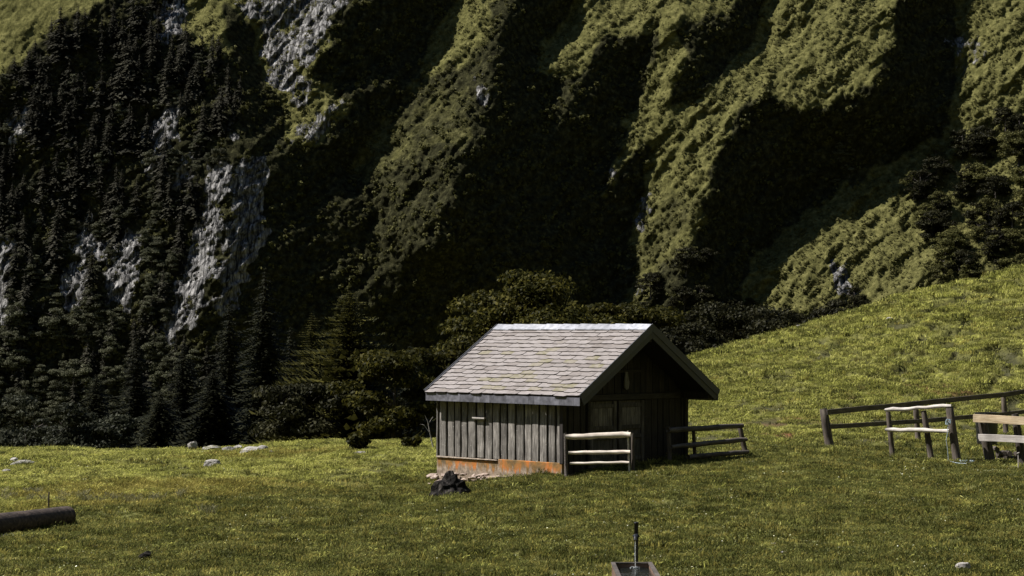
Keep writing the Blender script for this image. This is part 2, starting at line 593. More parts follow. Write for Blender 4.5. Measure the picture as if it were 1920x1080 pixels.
SOIL = [(1760, 727, 1.1, .7, 1.0), (1490, 812, 1.0, .9, 1.0), (1510, 785, .8, .6, .8), (1560, 745, .7, .5, .7), (1660, 695, .5, .4, .6),
        (1430, 800, .9, .6, .7), (1352, 790, .6, .5, .8), (1480, 830, .9, .5, .7), (1690, 720, .6, .4, .6)]
YEL = [(250, 925, 3.2, 1.6, .45), (200, 922, 2.0, .9, .6), (360, 915, 2.5, 1.2, .6), (520, 850, 2.0, 1.0, .5), (430, 858, 1.5, .6, .6), (150, 950, 1.5, .8, .6)]
hillm = sst(56, 60, GY.ravel()) * sst(2, 6, GX.ravel())
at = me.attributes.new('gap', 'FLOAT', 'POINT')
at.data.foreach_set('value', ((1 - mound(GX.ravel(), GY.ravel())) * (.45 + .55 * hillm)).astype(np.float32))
for nm, pts in (('soil', SOIL), ('yellow', YEL)):
    at = me.attributes.new(nm, 'FLOAT', 'POINT')
    at.data.foreach_set('value', spot(pts).astype(np.float32))
tag(link('ground', me), kind='structure')

# ---------------------------------------------------------------- mountain
ST = 3
mpx = np.arange(-400, 2321, ST, dtype=float)
mpy = np.arange(-300, 910, ST, dtype=float)
PX, PY = np.meshgrid(mpx, mpy)
HM, WM = PX.shape


def spec_noise(seed, lo, hi, ang=None, stretch=1.0, beta=1.0):
    """band-limited noise, wavelengths lo..hi in photo pixels, unit rms gradient per metre"""
    r = np.random.default_rng(seed)
    n = r.standard_normal((HM, WM))
    fy = np.fft.fftfreq(HM, ST)[:, None]; fx = np.fft.rfftfreq(WM, ST)[None, :]
    if ang is not None:
        c_, s_ = math.cos(ang), math.sin(ang)
        u = fx * c_ + fy * s_; v_ = (-fx * s_ + fy * c_)
        k = np.sqrt((u * stretch) ** 2 + v_ ** 2)
    else:
        k = np.sqrt(fx ** 2 + fy ** 2)
    k[0, 0] = 1
    filt = np.exp(-(k * lo) ** 2 / 2) * (1 - np.exp(-(k * hi) ** 2 / 2)) / k ** beta
    filt[0, 0] = 0
    o = np.fft.irfft2(np.fft.rfft2(n) * filt, s=(HM, WM))
    gy_, gx_ = np.gradient(o, ST * MPP)
    return o / np.sqrt((gx_ ** 2 + gy_ ** 2).mean())


MPP = 690 / FPX


def blur(a, sig):
    fy = np.fft.fftfreq(a.shape[0], ST)[:, None]; fx = np.fft.rfftfreq(a.shape[1], ST)[None, :]
    return np.fft.irfft2(np.fft.rfft2(a) * np.exp(-2 * (math.pi * sig) ** 2 * (fx ** 2 + fy ** 2)), s=a.shape)


w1 = spec_noise(3, 14, 90); w1 = w1 / w1.std()
w2 = spec_noise(4, 14, 90); w2 = w2 / w2.std()
WX = PX + w1 * 9; WY = PY + w2 * 9


def poly(pts, x=None, y=None):
    x = WX if x is None else x; y = WY if y is None else y
    ins = np.zeros(x.shape, bool)
    n = len(pts)
    for i in range(n):
        x0, y0 = pts[i]; x1, y1 = pts[(i + 1) % n]
        if y0 == y1: continue
        c_ = ((y0 > y) != (y1 > y)) & (x < (x1 - x0) * (y - y0) / (y1 - y0) + x0)
        ins ^= c_
    return ins


P_A = [(-450, -350), (205, -350), (195, 0), (165, 32), (110, 55), (50, 70), (20, 125), (0, 150), (-450, 420)]
P_B = [(350, -350), (400, -350), (405, 0), (425, 60), (432, 105), (350, 85), (345, 40)]
P_C = [(440, -350), (690, -350), (655, 0), (625, 60), (600, 105), (570, 140), (600, 160), (590, 180), (545, 210), (525, 170), (490, 140), (485, 60), (440, 10)]
P_D = [(715, 110), (735, 125), (700, 165), (650, 205), (625, 240), (590, 268), (540, 282), (550, 235), (615, 175), (660, 130)]
P_E = [(900, -350), (985, -350), (955, 0), (935, 60), (925, 130), (905, 190), (885, 240), (870, 310), (850, 390), (820, 440), (770, 480), (715, 440), (700, 400), (665, 360), (670, 300), (715, 245), (735, 205), (765, 175), (800, 125), (830, 60), (880, 0)]
P_F = [(1170, -350), (1450, -350), (1400, 0), (1330, 40), (1270, 35), (1200, 62), (1135, 60), (1095, 130), (1080, 160), (1062, 205), (1045, 222), (1035, 215), (1050, 150), (1000, 125), (1010, 92), (1060, 45), (1100, 0)]
P_G = [(1500, -350), (1800, -350), (1685, 0), (1675, 60), (1645, 130), (1600, 180), (1540, 205), (1490, 200), (1450, 165), (1385, 190), (1360, 225), (1365, 270), (1340, 310), (1330, 370), (1310, 440), (1275, 500), (1270, 560), (1240, 640), (1150, 640), (1150, 530), (1185, 450), (1215, 370), (1225, 290), (1255, 240), (1300, 200), (1370, 140), (1420, 80), (1445, 0)]
P_H = [(1255, 50), (1290, 90), (1262, 170), (1245, 235), (1195, 270), (1160, 320), (1135, 380), (1118, 375), (1138, 290), (1185, 225), (1192, 160), (1225, 90)]
P_I = [(1900, -350), (2400, -350), (2400, 700), (1410, 700), (1400, 560), (1415, 490), (1480, 430), (1560, 365), (1680, 305), (1785, 240), (1772, 170), (1785, 80), (1800, 20)]
P_J = [(-450, 420), (0, 150), (20, 125), (110, 55), (195, 0), (205, -350), (350, -350), (345, 80), (430, 105), (460, 200), (450, 290), (500, 290), (498, 430), (440, 560), (380, 700), (400, 950), (-450, 950)]
P_r = [[(318, 185), (352, 190), (330, 240), (300, 310), (262, 330), (285, 240)],
       [(190, 448), (262, 432), (262, 500), (235, 575), (198, 560)],
       [(392, 330), (430, 300), (420, 370), (408, 440), (372, 590), (308, 655), (318, 590), (355, 470), (380, 390)],
       [(-20, 420), (22, 440), (18, 600), (-20, 610)],
       [(108, 520), (160, 480), (155, 600), (120, 570)], [(140, 400), (185, 420), (160, 480), (140, 470)],
       [(30, 210), (70, 200), (60, 250), (10, 250)], [(300, 10), (345, 0), (340, 60), (300, 60)],
       [(340, 300), (370, 290), (350, 360), (330, 350)], [(420, 230), (450, 240), (440, 260), (420, 260)]]
# steep bare rock faces and broken outcrops
P_rock = [P_C, [(540, 282), (560, 230), (600, 200), (640, 180), (620, 240), (580, 270)], [(450, 290), (500, 290), (498, 430), (455, 540), (400, 640), (430, 450), (440, 380)],
          [(1205, 355), (1225, 360), (1205, 440), (1185, 440)], [(895, 130), (912, 140), (910, 210), (898, 200)], [(1775, 60), (1860, 50), (1850, 120), (1775, 160)],
          [(1560, 480), (1600, 500), (1590, 560), (1565, 550)], [(1150, 290), (1165, 290), (1150, 350), (1135, 350)], [(1160, 520), (1240, 510), (1240, 560), (1160, 570)]]

lit = np.zeros(PX.shape)
for p_ in (P_A, P_B, P_C, P_D, P_E, P_F, P_G, P_H, P_I):
    lit = np.maximum(lit, poly(p_).astype(float))
    if p_ is not P_A and p_ is not P_B: lit = np.maximum(lit, poly(p_, WX + 9, WY + 4).astype(float))
J = poly(P_J)
lit = np.where(J, 0.52, lit)
for p_ in P_r: lit = np.maximum(lit, poly(p_).astype(float))
P_shadeJ = [(440, 290), (505, 285), (500, 430), (460, 560), (400, 660), (372, 640), (395, 570), (418, 460), (436, 380)]
lit = np.where(poly(P_shadeJ), .12, lit)
litb = blur(lit, 7)
# desired slopes: sunny sides lean left and back, shaded sides are steep and look right
FX = 1.0 * (1 - litb) - 1.15 * litb
FZ = 0.58 * (1 - litb) + 1.05 * litb
low = poly([(440, 250), (1160, 250), (1160, 950), (380, 950)]) & (lit < .5)
FX = np.where(low, .85, FX); FZ = np.where(low, .45, FZ)
off = blur(((PY < -25) | (PX < -40)).astype(float), 10)
FX = FX * (1 - off) - .5 * off; FZ = FZ * (1 - off) + .8 * off
jj_ = J & (lit < .9) & (lit > .3)
FX = np.where(jj_, .1, FX); FZ = np.where(jj_, .72, FZ)
FZ = np.where(poly(P_A), .75, FZ)
h_ = ST * MPP
# screened Poisson integration of the slope field
D0 = 690 + (620 - PY) * MPP * 0.5
D0 = D0 - 60 * sst(1350, 2200, PX)
gxD = np.gradient(D0, h_, axis=1); gzD = np.gradient(D0, -h_, axis=0)
# (x right, z up); the grain of the relief runs across direction e1
e1 = np.array([-.633, .774]); e2 = np.array([.774, .633])
A1 = (FX * e1[0] + FZ * e1[1]) - (gxD * e1[0] + gzD * e1[1])
A2 = (FX * e2[0] + FZ * e2[1]) - (gxD * e2[0] + gzD * e2[1])
pad = 300
pd = lambda q: np.pad(q, pad, 'edge') * PADW
hy, hx = HM + 2 * pad, WM + 2 * pad
wy_ = np.clip(np.minimum(np.arange(hy), hy - 1 - np.arange(hy)) / 200., 0, 1); wx_ = np.clip(np.minimum(np.arange(hx), hx - 1 - np.arange(hx)) / 200., 0, 1)
PADW = wy_[:, None] * wx_[None, :]
ky = -2 * np.pi * np.fft.fftfreq(hy, h_)[:, None]; kx = 2 * np.pi * np.fft.rfftfreq(hx, h_)[None, :]   # z points up, rows run down
k1 = kx * e1[0] + ky * e1[1]; k2 = kx * e2[0] + ky * e2[1]
w1_, w2_ = 1.0, .12
lam = (1 / 120.0) ** 2
num = -1j * (w1_ * k1 * np.fft.rfft2(pd(A1)) + w2_ * k2 * np.fft.rfft2(pd(A2)))
Q = np.fft.irfft2(num / (w1_ * k1 ** 2 + w2_ * k2 ** 2 + lam), s=(hy, hx))[pad:-pad, pad:-pad]
D = D0 + Q
ang = R(-38)
rockm = np.zeros(PX.shape)
for p_ in P_rock + P_r: rockm = np.maximum(rockm, poly(p_).astype(float) * (.70 if p_ in (P_rock[0], P_rock[1]) else .5 if p_ in (P_rock[5], P_rock[8]) else 1.0))
rockb = np.clip(blur(rockm, 5), 0, 1)
N1 = spec_noise(11, 7, 30, beta=1.2)
N2 = spec_noise(12, 5, 60, ang, 3.0, 1.2)
N3 = spec_noise(13, 40, 260, ang, 2.5, 2.0)
N6 = spec_noise(16, 14, 120, R(-50), 2.6, 1.2)
N7 = spec_noise(17, 10, 60, beta=1.4)
lb_ = np.clip(blur(lit, 10), 0, 1)


def ridged(n):
    r = np.abs(n) - np.abs(n).mean()
    a_, b_ = np.gradient(r, ST * MPP)
    return r / np.sqrt((a_ ** 2 + b_ ** 2).mean())


R1 = ridged(spec_noise(31, 26, 170, R(-56), 2.6, 1.8))
R2 = ridged(spec_noise(32, 12, 60, R(-52), 2.6, 1.5))
R3 = ridged(spec_noise(33, 6, 26, R(-48), 2.2, 1.2))
N4 = spec_noise(14, 5, 24, beta=.8)
N5 = spec_noise(15, 4, 50, R(-52), 5.0, .9)
Jb = np.clip(blur(J.astype(float), 8), 0, 1)
smoothA = np.clip(blur(poly(P_A).astype(float), 8), 0, 1)
D = D + (R1 * .60 + R2 * .50 + R3 * .35 + N7 * .15) * (.55 + .45 * lb_) * (1 - .5 * Jb) * (1 - .6 * smoothA)
D = D + (N1 * .55 * (1 - .75 * rockb) + N2 * .40 + N3 * .30 * (1 - Jb)) * (1 - .5 * smoothA) + rockb * (R3 * .5 + R2 * .7 + N5 * .25) + Jb * (N2 * .35 + N5 * .3)
mx_, my_, mz_ = Warr(PX, PY, D)
VM = np.stack([mx_, my_, mz_], -1)
# back slope closes the massif away from the camera
top = VM[0].copy()
b1 = top + np.array([0, 250, 30]); b2 = top.copy(); b2[:, 1] += 900; b2[:, 2] = -60
VV = np.concatenate([b2[None], b1[None], VM], 0)
hh = VV.shape[0]
idx = np.arange(hh * WM).reshape(hh, WM)
F = np.stack([idx[:-1, :-1], idx[1:, :-1], idx[1:, 1:], idx[:-1, 1:]], -1).reshape(-1, 4)
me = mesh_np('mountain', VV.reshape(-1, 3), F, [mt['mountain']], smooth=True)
P_brush = [P_J, [(430, 100), (490, 140), (560, 300), (660, 330), (700, 430), (1150, 640), (1500, 700), (1500, 950), (300, 950), (450, 400)],
           [(640, -350), (900, -350), (780, 150), (640, 200), (620, 100)], [(925, 0), (1090, -50), (1000, 130), (1190, 190), (1120, 400), (1180, 460), (1150, 650), (840, 480), (880, 300)],
           [(735, 330), (860, 260), (850, 480), (700, 460), (665, 370)], [(1130, 60), (1240, 60), (1190, 200), (1080, 200)], [(1290, 40), (1420, 20), (1370, 130), (1290, 190)],
           [(1380, 200), (1560, 210), (1660, 130), (1690, -20), (1800, -20), (1780, 240), (1560, 360), (1400, 500), (1270, 640), (1330, 400)]]
veg_shade_m = np.zeros(PX.shape)
for p_ in P_brush: veg_shade_m = np.maximum(veg_shade_m, poly(p_).astype(float))
veg_shade_m = np.maximum(veg_shade_m, .60 * poly([(740, 180), (930, 60), (880, 480), (650, 480), (660, 300)]))
veg_shade_m = np.maximum(veg_shade_m * (1 - .0 * lit), .42 * poly(P_G) * sst(180, 420, PY))
veg_shade_m = np.maximum(veg_shade_m, .9 * poly([(1250, 480), (1350, 480), (1420, 620), (1200, 680)]))
veg_shade_m = np.maximum(veg_shade_m, .95 * (1 - sst(.2, .6, blur(lit, 9))) * (1 - .0 * J))  # dark brush tone fills the unlit slopes, shade put into the colour
veg_shade_b = blur(veg_shade_m, 6)
for nm, arr in (('rock', np.clip(rockb * .95 + .29 * Jb, 0, 1)), ('veg_shade', np.clip(veg_shade_b, 0, 1))):
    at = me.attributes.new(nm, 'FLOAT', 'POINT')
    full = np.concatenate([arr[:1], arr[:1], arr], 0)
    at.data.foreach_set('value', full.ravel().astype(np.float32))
tag(link('mountain', me), kind='structure')


def on_mtn(px, py):
    j = int(np.clip(round((px - mpx[0]) / ST), 0, WM - 1)); i = int(np.clip(round((py - mpy[0]) / ST), 0, HM - 1))
    return VM[i, j]


# ---------------------------------------------------------------- scatter (geometry nodes)
def hidden_collection(name, objs):
    c = bpy.data.collections.new(name)
    for o in objs: c.objects.link(o)
    return c


def scatter(name, P, sc, rot, coll, mats=()):
    me = bpy.data.meshes.new(name)
    P = np.asarray(P, np.float32)
    me.vertices.add(len(P)); me.vertices.foreach_set('co', P.ravel())
    a = me.attributes.new('sc', 'FLOAT_VECTOR', 'POINT')
    sc = np.asarray(sc, np.float32)
    if sc.ndim == 1: sc = np.repeat(sc[:, None], 3, 1)
    a.data.foreach_set('vector', sc.ravel())
    a = me.attributes.new('rt', 'FLOAT_VECTOR', 'POINT'); a.data.foreach_set('vector', np.asarray(rot, np.float32).ravel())
    o = link(name, me)
    ng = bpy.data.node_groups.new(name, 'GeometryNodeTree')
    ng.interface.new_socket('Geometry', in_out='INPUT', socket_type='NodeSocketGeometry')
    ng.interface.new_socket('Geometry', in_out='OUTPUT', socket_type='NodeSocketGeometry')
    N = ng.nodes; L = ng.links
    gi = N.new('NodeGroupInput'); go = N.new('NodeGroupOutput')
    ip = N.new('GeometryNodeInstanceOnPoints')
    ci = N.new('GeometryNodeCollectionInfo'); ci.inputs['Collection'].default_value = coll
    ci.inputs['Separate Children'].default_value = True; ci.inputs['Reset Children'].default_value = True
    L.new(gi.outputs[0], ip.inputs['Points']); L.new(ci.outputs[0], ip.inputs['Instance'])
    ip.inputs['Pick Instance'].default_value = True
    rv = N.new('FunctionNodeRandomValue'); rv.data_type = 'INT'
    rv.inputs[4].default_value = 0; rv.inputs[5].default_value = max(len(coll.objects) - 1, 0)
    L.new(rv.outputs[2], ip.inputs['Instance Index'])
    for an, sock in (('sc', 'Scale'), ('rt', 'Rotation')):
        na = N.new('GeometryNodeInputNamedAttribute'); na.data_type = 'FLOAT_VECTOR'; na.inputs['Name'].default_value = an
        L.new(na.outputs[0], ip.inputs[sock])
    L.new(ip.outputs[0], go.inputs[0])
    md = o.modifiers.new('scatter', 'NODES'); md.node_group = ng
    return o


def clump_mesh(name, n, h, r, wid, mat, seed, lean=.5, bend=.3):
    g = np.random.default_rng(seed)
    V = []; Fc = []
    for i in range(n):
        a = g.uniform(0, 2 * math.pi); q = r * math.sqrt(g.uniform())
        x, y = q * math.cos(a), q * math.sin(a)
        hgt = h * g.uniform(.5, 1.25)
        d = g.uniform(0, 2 * math.pi); ln = g.uniform(0, lean) * hgt
        dx, dy = math.cos(d) * ln, math.sin(d) * ln
        t = g.uniform(0, 2 * math.pi); wx, wy = math.cos(t) * wid / 2, math.sin(t) * wid / 2
        b = len(V)
        V += [(x - wx, y - wy, -.02), (x + wx, y + wy, -.02), (x + wx * .7 + dx * .4, y + wy * .7 + dy * .4, hgt * .6),
              (x - wx * .7 + dx * .4, y - wy * .7 + dy * .4, hgt * .6), (x + dx, y + dy, hgt * g.uniform(.8, 1)), (x + dx + wx * .2, y + dy + wy * .2, hgt)]
        Fc += [(b, b + 1, b + 2, b + 3), (b + 3, b + 2, b + 5, b + 4)]
    return mesh_np(name, V, Fc, [mat])


def leafball(name, n, rx, rz, size, mats, seed, lobes=5, flat=.5, z0=None, core=False):
    """foliage clumps: many small leaf faces gathered in lobes"""
    g = np.random.default_rng(seed)
    cen = g.normal(size=(lobes, 3)); cen /= np.linalg.norm(cen, axis=1)[:, None]
    cen *= g.uniform(.25, .75, (lobes, 1)); cen[:, 2] *= .8
    rr = g.uniform(.28, .5, lobes)
    k = g.integers(0, lobes, n)
    d = g.normal(size=(n, 3)); d /= np.linalg.norm(d, axis=1)[:, None]
    rad = rr[k][:, None] * g.uniform(.55, 1.12, (n, 1))
    p = cen[k] + d * rad
    p *= np.array([rx, rx, rz])
    p[:, 2] += rz * .8 if z0 is None else z0
    return p, d


def leaves_at(p, d, size, g, jit=.8, shape=1.4):
    n = len(p)
    nrm = d + g.normal(size=(n, 3)) * jit + np.array([0, 0, .35])
    nrm /= np.linalg.norm(nrm, axis=1)[:, None]
    t = np.cross(nrm, g.normal(size=(n, 3))); t /= np.linalg.norm(t, axis=1)[:, None] + 1e-9
    b = np.cross(nrm, t)
    s = size * g.uniform(.6, 1.3, (n, 1))
    V = np.stack([p - t * s * .5 * shape, p - b * s * .42 + nrm * s * .08, p + t * s * .5 * shape, p + b * s * .42 + nrm * s * .08], 1).reshape(-1, 3)
    Fc = np.arange(4 * n).reshape(n, 4)
    return V, Fc


def tube_np(pts, rad, n=6):
    m = MB(); m.tube(pts, rad, n, cap=False)
    return np.array(m.v), [f for f in m.f]


def limb_tree(H, crownz, crw, seed, nl=7):
    g = random.Random(seed)
    m = MB()
    bend = g.uniform(-.08, .08) * H
    sp_ = [Vector((bend * (t ** 1.5), bend * .4 * t, H * .8 * t)) for t in (0, .2, .4, .6, .8, 1.0)]
    r0 = H * .028
    m.tube(sp_, [r0 * (1 - .8 * t) for t in (0, .2, .4, .6, .8, 1)], 8, wob=.08)
    ends = [sp_[-1]]
    for i in range(nl):
        t = g.uniform(.3, .85)
        base = sp_[0].lerp(sp_[-1], t)
        a = g.uniform(0, 6.28)
        L = crw * g.uniform(.55, .9) * (1.1 - t * .4)
        e = base + Vector((math.cos(a) * L, math.sin(a) * L, L * g.uniform(.25, .7)))
        mid = base.lerp(e, .5) + Vector((0, 0, -.05 * L))
        m.tube([base, mid, e], [r0 * .45 * (1 - t * .5), r0 * .28, r0 * .08], 5)
        ends.append(e)
        for q in range(2):
            e2 = mid + Vector((g.uniform(-1, 1), g.uniform(-1, 1), g.uniform(.2, .9))) * L * .5
            m.tube([mid, e2], [r0 * .2, r0 * .04], 4)
            ends.append(e2)
    return m, ends


def broad_tree(name, H, wr, nleaf, lsize, mat, seed, parts=True, nclump=26, zlow=.25, flat=.32):
    """broadleaf tree: trunk with limbs, crown of leaf clumps in tiers"""
    g = np.random.default_rng(seed)
    m, ends = limb_tree(H, H, wr, seed)
    cens = []
    for i in range(nclump):
        for _ in range(20):
            v = g.uniform(-1, 1, 3)
            if .25 < np.linalg.norm(v) < 1.0: break
        z = zlow * H + (v[2] * .5 + .5) * (1 - zlow) * H * .93
        tt = (z / H - zlow) / (1 - zlow)
        wz = math.sqrt(max(.05, 1 - (2 * tt - .85) ** 2 / 1.5))
        cens.append((v[0] * wr * wz, v[1] * wr * wz, z))
    cens += [tuple(e) for e in ends if e.z > zlow * H][:10]
    cens = np.array(cens)
    cr = wr * g.uniform(.13, .37, len(cens))
    wts = cr ** 2; wts /= wts.sum()
    k = g.choice(len(cens), nleaf, p=wts)
    d = g.normal(size=(nleaf, 3)); d[:, 2] = np.abs(d[:, 2]) * 1.0 - .25
    d /= np.linalg.norm(d, axis=1)[:, None]
    p = cens[k] + d * cr[k][:, None] * g.uniform(.35, 1.15, (nleaf, 1)) * np.array([1.15, 1.15, flat / .32 * .62])
    V, Fc = leaves_at(p, d, lsize, g)
    return m, V, Fc


def conifer_np(H, Rb, layers, nb, tufts, seed, droop=.25, width=.5, irregular=.2, top=.04):
    g = np.random.default_rng(seed)
    V = []; Fc = []
    for i in range(layers):
        t = i / (layers - 1)
        z = H * (.06 + .93 * t ** .93)
        r = Rb * ((1 - t) ** .82 + top) * g.uniform(1 - irregular, 1 + irregular)
        for j in range(nb):
            a = 2 * math.pi * (j + g.uniform(-.35, .35)) / nb + i * 1.7
            rr = r * g.uniform(1 - irregular * 1.6, 1.12)
            ca, sa = math.cos(a), math.sin(a)
            dz = -droop * rr * g.uniform(.5, 1.4)
            for q in range(tufts):
                s0 = (q + .1) / tufts; s1 = min(1.0, (q + 1.45) / tufts)
                wd = rr * width * (1.0 - .6 * s0) * g.uniform(.7, 1.2) / max(1, tufts ** .35)
                off = g.uniform(-.25, .25) * wd
                zz0 = z + dz * s0 ** 1.3 + g.uniform(-.02, .02) * H * .3; zz1 = z + dz * s1 ** 1.3 + (.10 * rr * s1 * s1)
                x0, y0 = ca * rr * s0 - sa * off, sa * rr * s0 + ca * off
                x1, y1 = ca * rr * s1 - sa * off, sa * rr * s1 + ca * off
                b = len(V)
                V += [(x0, y0, zz0), ((x0 + x1) / 2 + sa * wd, (y0 + y1) / 2 - ca * wd, (zz0 + zz1) / 2 - wd * .45),
                      (x1, y1, zz1), ((x0 + x1) / 2 - sa * wd, (y0 + y1) / 2 + ca * wd, (zz0 + zz1) / 2 - wd * .45)]
                Fc += [(b, b + 1, b + 2), (b, b + 2, b + 3)]
    return np.array(V), np.array(Fc)


def build_conifer(name, H, Rb, layers, nb, tufts, seed, mat, loc, label, group=None, rz=0, **kw):
    t = empty(name, loc, rz)
    tag(t, label, 'tree', group)
    m = MB(); m.tube([(0, 0, -.5), (0, 0, H * .5), (0, 0, H * .97)], [H * .02, H * .012, H * .002], 8, wob=.05)
    m.build('trunk', mt['trunk'], t, smooth=True)
    V, Fc = conifer_np(H, Rb, int(layers * 1.5), nb + 5, tufts + 2, seed, **kw)
    link('crown', mesh_np('conifer_crown', V, Fc, [mat]), t)
    return t


def build_broad(name, H, wr, nleaf, lsize, seed, mat, loc, label, group=None, scale=1, rz=0, **kw):
    t = empty(name, loc, rz)
    tag(t, label, 'tree', group)
    m, V, Fc = broad_tree(name, H, wr, int(nleaf * 2.6), lsize * .58, mat, seed, **kw)
    m.build('trunk', mt['trunk'], t, smooth=True)
    link('crown', mesh_np('broadleaf_crown', V, Fc, [mat]), t)
    return t


def far_tree_mesh(kind, seed):
    g = np.random.default_rng(seed)
    if kind == 'spruce':
        V, Fc = conifer_np(12.5, 3.3 * g.uniform(.8, 1.2), 30, 10, 4, seed, droop=.55, width=.40, irregular=.45)
        mats = [mt['farspruce'], mt['trunk']]
        nt = len(Fc)
        m = MB(); m.tube([(0, 0, -1.5), (0, 0, 12)], [.22, .05], 5, cap=False)
    else:
        m, V, Fq = broad_tree('x', 8.5, 3.3 * g.uniform(.85, 1.2), 4200, .30, None, seed, nclump=18, zlow=.08, flat=.36)
        Fc = np.concatenate([Fq[:, :3], Fq[:, [0, 2, 3]]], 0)
        mats = [mt['broad' if kind == 'broad' else 'broadgrn'], mt['trunk']]
        nt = len(Fc)
    tv = np.array(m.v); tf = []
    for f in m.f:
        for q in range(1, len(f) - 1): tf.append((f[0], f[q], f[q + 1]))
    tf = np.array(tf) + len(V)
    return mesh_np('far_' + kind, np.concatenate([V, tv]), np.concatenate([Fc, tf]), mats, np.concatenate([np.zeros(nt), np.ones(len(tf))]))


# ---------------------------------------------------------------- trees on the mountain
FS = [far_tree_mesh('spruce', 100 + i) for i in range(5)]
FB = [far_tree_mesh('broad', 200 + i) for i in range(4)]
FG = [far_tree_mesh('green', 300 + i) for i in range(3)]
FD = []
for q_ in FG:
    c_ = q_.copy(); c_.materials[0] = mt['shadeleaf']; FD.append(c_)  # shaded copy of the green trees


def zone(px, py):
    v = ['at the top', 'in the upper part', 'at mid height', 'in the lower part', 'at the foot'][min(4, max(0, int(py // 165)))]
    h = ['far left', 'left part', 'centre', 'right flank'][min(3, max(0, int(px // 118)))]
    return v + " of the crag's " + h


def inpoly(p, pts):
    return bool(poly(pts, np.array([p[0]], float), np.array([p[1]], float))[0])


def plant(name, meshes, px, py, s, label, group, zs=1.0, cat='tree'):
    p = on_mtn(px, py)
    o = link(name, random.choice(meshes), None, Vector(p) - Vector((0, 0, .6)), (random.uniform(-.04, .04), random.uniform(-.04, .04), random.uniform(0, 6.28)), (s, s, s * zs))
    return tag(o, label, cat, group)


ZC = [(-30, 150), (20, 130), (60, 80), (100, 75), (195, 20), (240, -30), (340, -30), (345, 85), (400, 90), (455, 190), (430, 260), (380, 300), (270, 340), (230, 420), (120, 430), (-30, 420)]
n = 0
while n < 155:
    px = random.uniform(-30, 460); py = random.uniform(-30, 440)
    if not inpoly((px, py), ZC): continue
    if any(inpoly((px, py - d), q) for q in P_r for d in (-6, 20, 45)) and random.random() < .85: continue
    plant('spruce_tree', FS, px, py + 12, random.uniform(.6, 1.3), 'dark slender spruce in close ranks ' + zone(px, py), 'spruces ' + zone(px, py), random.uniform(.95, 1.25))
    n += 1
ZB = [(-30, 400), (230, 400), (300, 300), (400, 280), (440, 330), (380, 430), (330, 560), (300, 640), (420, 700), (420, 800), (-30, 820)]
n = 0
while n < 60:
    px = random.uniform(-30, 420); py = random.uniform(300, 800)
    if not inpoly((px, py), ZB) or any(inpoly((px, py - d), q) for q in P_r for d in (0, 25, 50)): continue
    plant('spruce_tree', FS, px, py + 10, random.uniform(.75, 1.35), 'dark spruce among grey broadleaf woods ' + zone(px, py), 'woodland spruces ' + zone(px, py), 1.1)
    n += 1
n = 0
while n < 230:
    px = random.uniform(-30, 470); py = random.uniform(110, 830)
    low_ = inpoly((px, py), ZB)
    if not (low_ or (inpoly((px, py), ZC) and random.random() < .34)): continue
    if any(inpoly((px, py - d), q) for q in P_r for d in (5, 25)) and random.random() < .93: continue
    plant('broadleaf_tree', FB, px, py + 8, random.uniform(.45, 1.0) if py < 600 else random.uniform(.8, 1.35), 'small greyish broadleaf tree among rocks ' + zone(px, py), 'broadleaf trees ' + zone(px, py))
    n += 1
# right-hand slope
def rz_(py, px):
    return ['in the topmost part', 'high in the left half', 'low in the left half', 'high in the right half', 'low in the right half'][0 if py < 330 else (1 if py < 440 else 2) + (2 if px > 1810 else 0)]


ZR = [(1700, 330), (1760, 290), (1830, 240), (1900, 230), (1960, 260), (1960, 560), (1720, 560), (1690, 470), (1690, 400)]
n = 0
while n < 46:
    px = random.uniform(1680, 1960); py = random.uniform(230, 560)
    if not inpoly((px, py), ZR): continue
    plant('broadleaf_tree', FG + FD, px, py + 8, random.uniform(1.0, 1.7), 'bushy dark tree %s of the wood spilling down the right slope' % rz_(py, px), 'trees %s of the right slope wood' % rz_(py, px), cat='tree')
    n += 1
for (px, py, s) in [(1590, 260, .8), (1575, 300, .9), (1592, 330, .8), (1565, 345, .6), (1600, 290, .7)]:
    plant('broadleaf_tree', FB, px, py, s, 'pale tree clinging in shade to the gully between the two right ridges', 'pale trees in the right gully')
ZRb = [(1150, 600), (1250, 540), (1290, 480), (1340, 500), (1430, 560), (1460, 600), (1600, 580), (1620, 570), (1620, 640), (1350, 700), (1150, 700)]
n = 0
while n < 44:
    px = random.uniform(1150, 1700); py = random.uniform(480, 690)
    if not inpoly((px, py), ZRb): continue
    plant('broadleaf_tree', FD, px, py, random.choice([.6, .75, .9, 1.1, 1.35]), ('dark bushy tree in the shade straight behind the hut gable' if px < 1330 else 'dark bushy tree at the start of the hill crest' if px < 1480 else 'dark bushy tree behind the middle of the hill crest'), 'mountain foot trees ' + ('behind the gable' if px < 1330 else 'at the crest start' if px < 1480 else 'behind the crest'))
    n += 1

# shrubs: nobody could count them
def shrub_mesh(name, seed, mat, n=70, size=.42):
    g = np.random.default_rng(seed)
    p, d = leafball('s', n, 1.0, .85, size, None, seed, 4)
    V, Fc = leaves_at(p, d, size, g)
    return bpy.data.objects.new(name, mesh_np(name, V, Fc, [mat]))


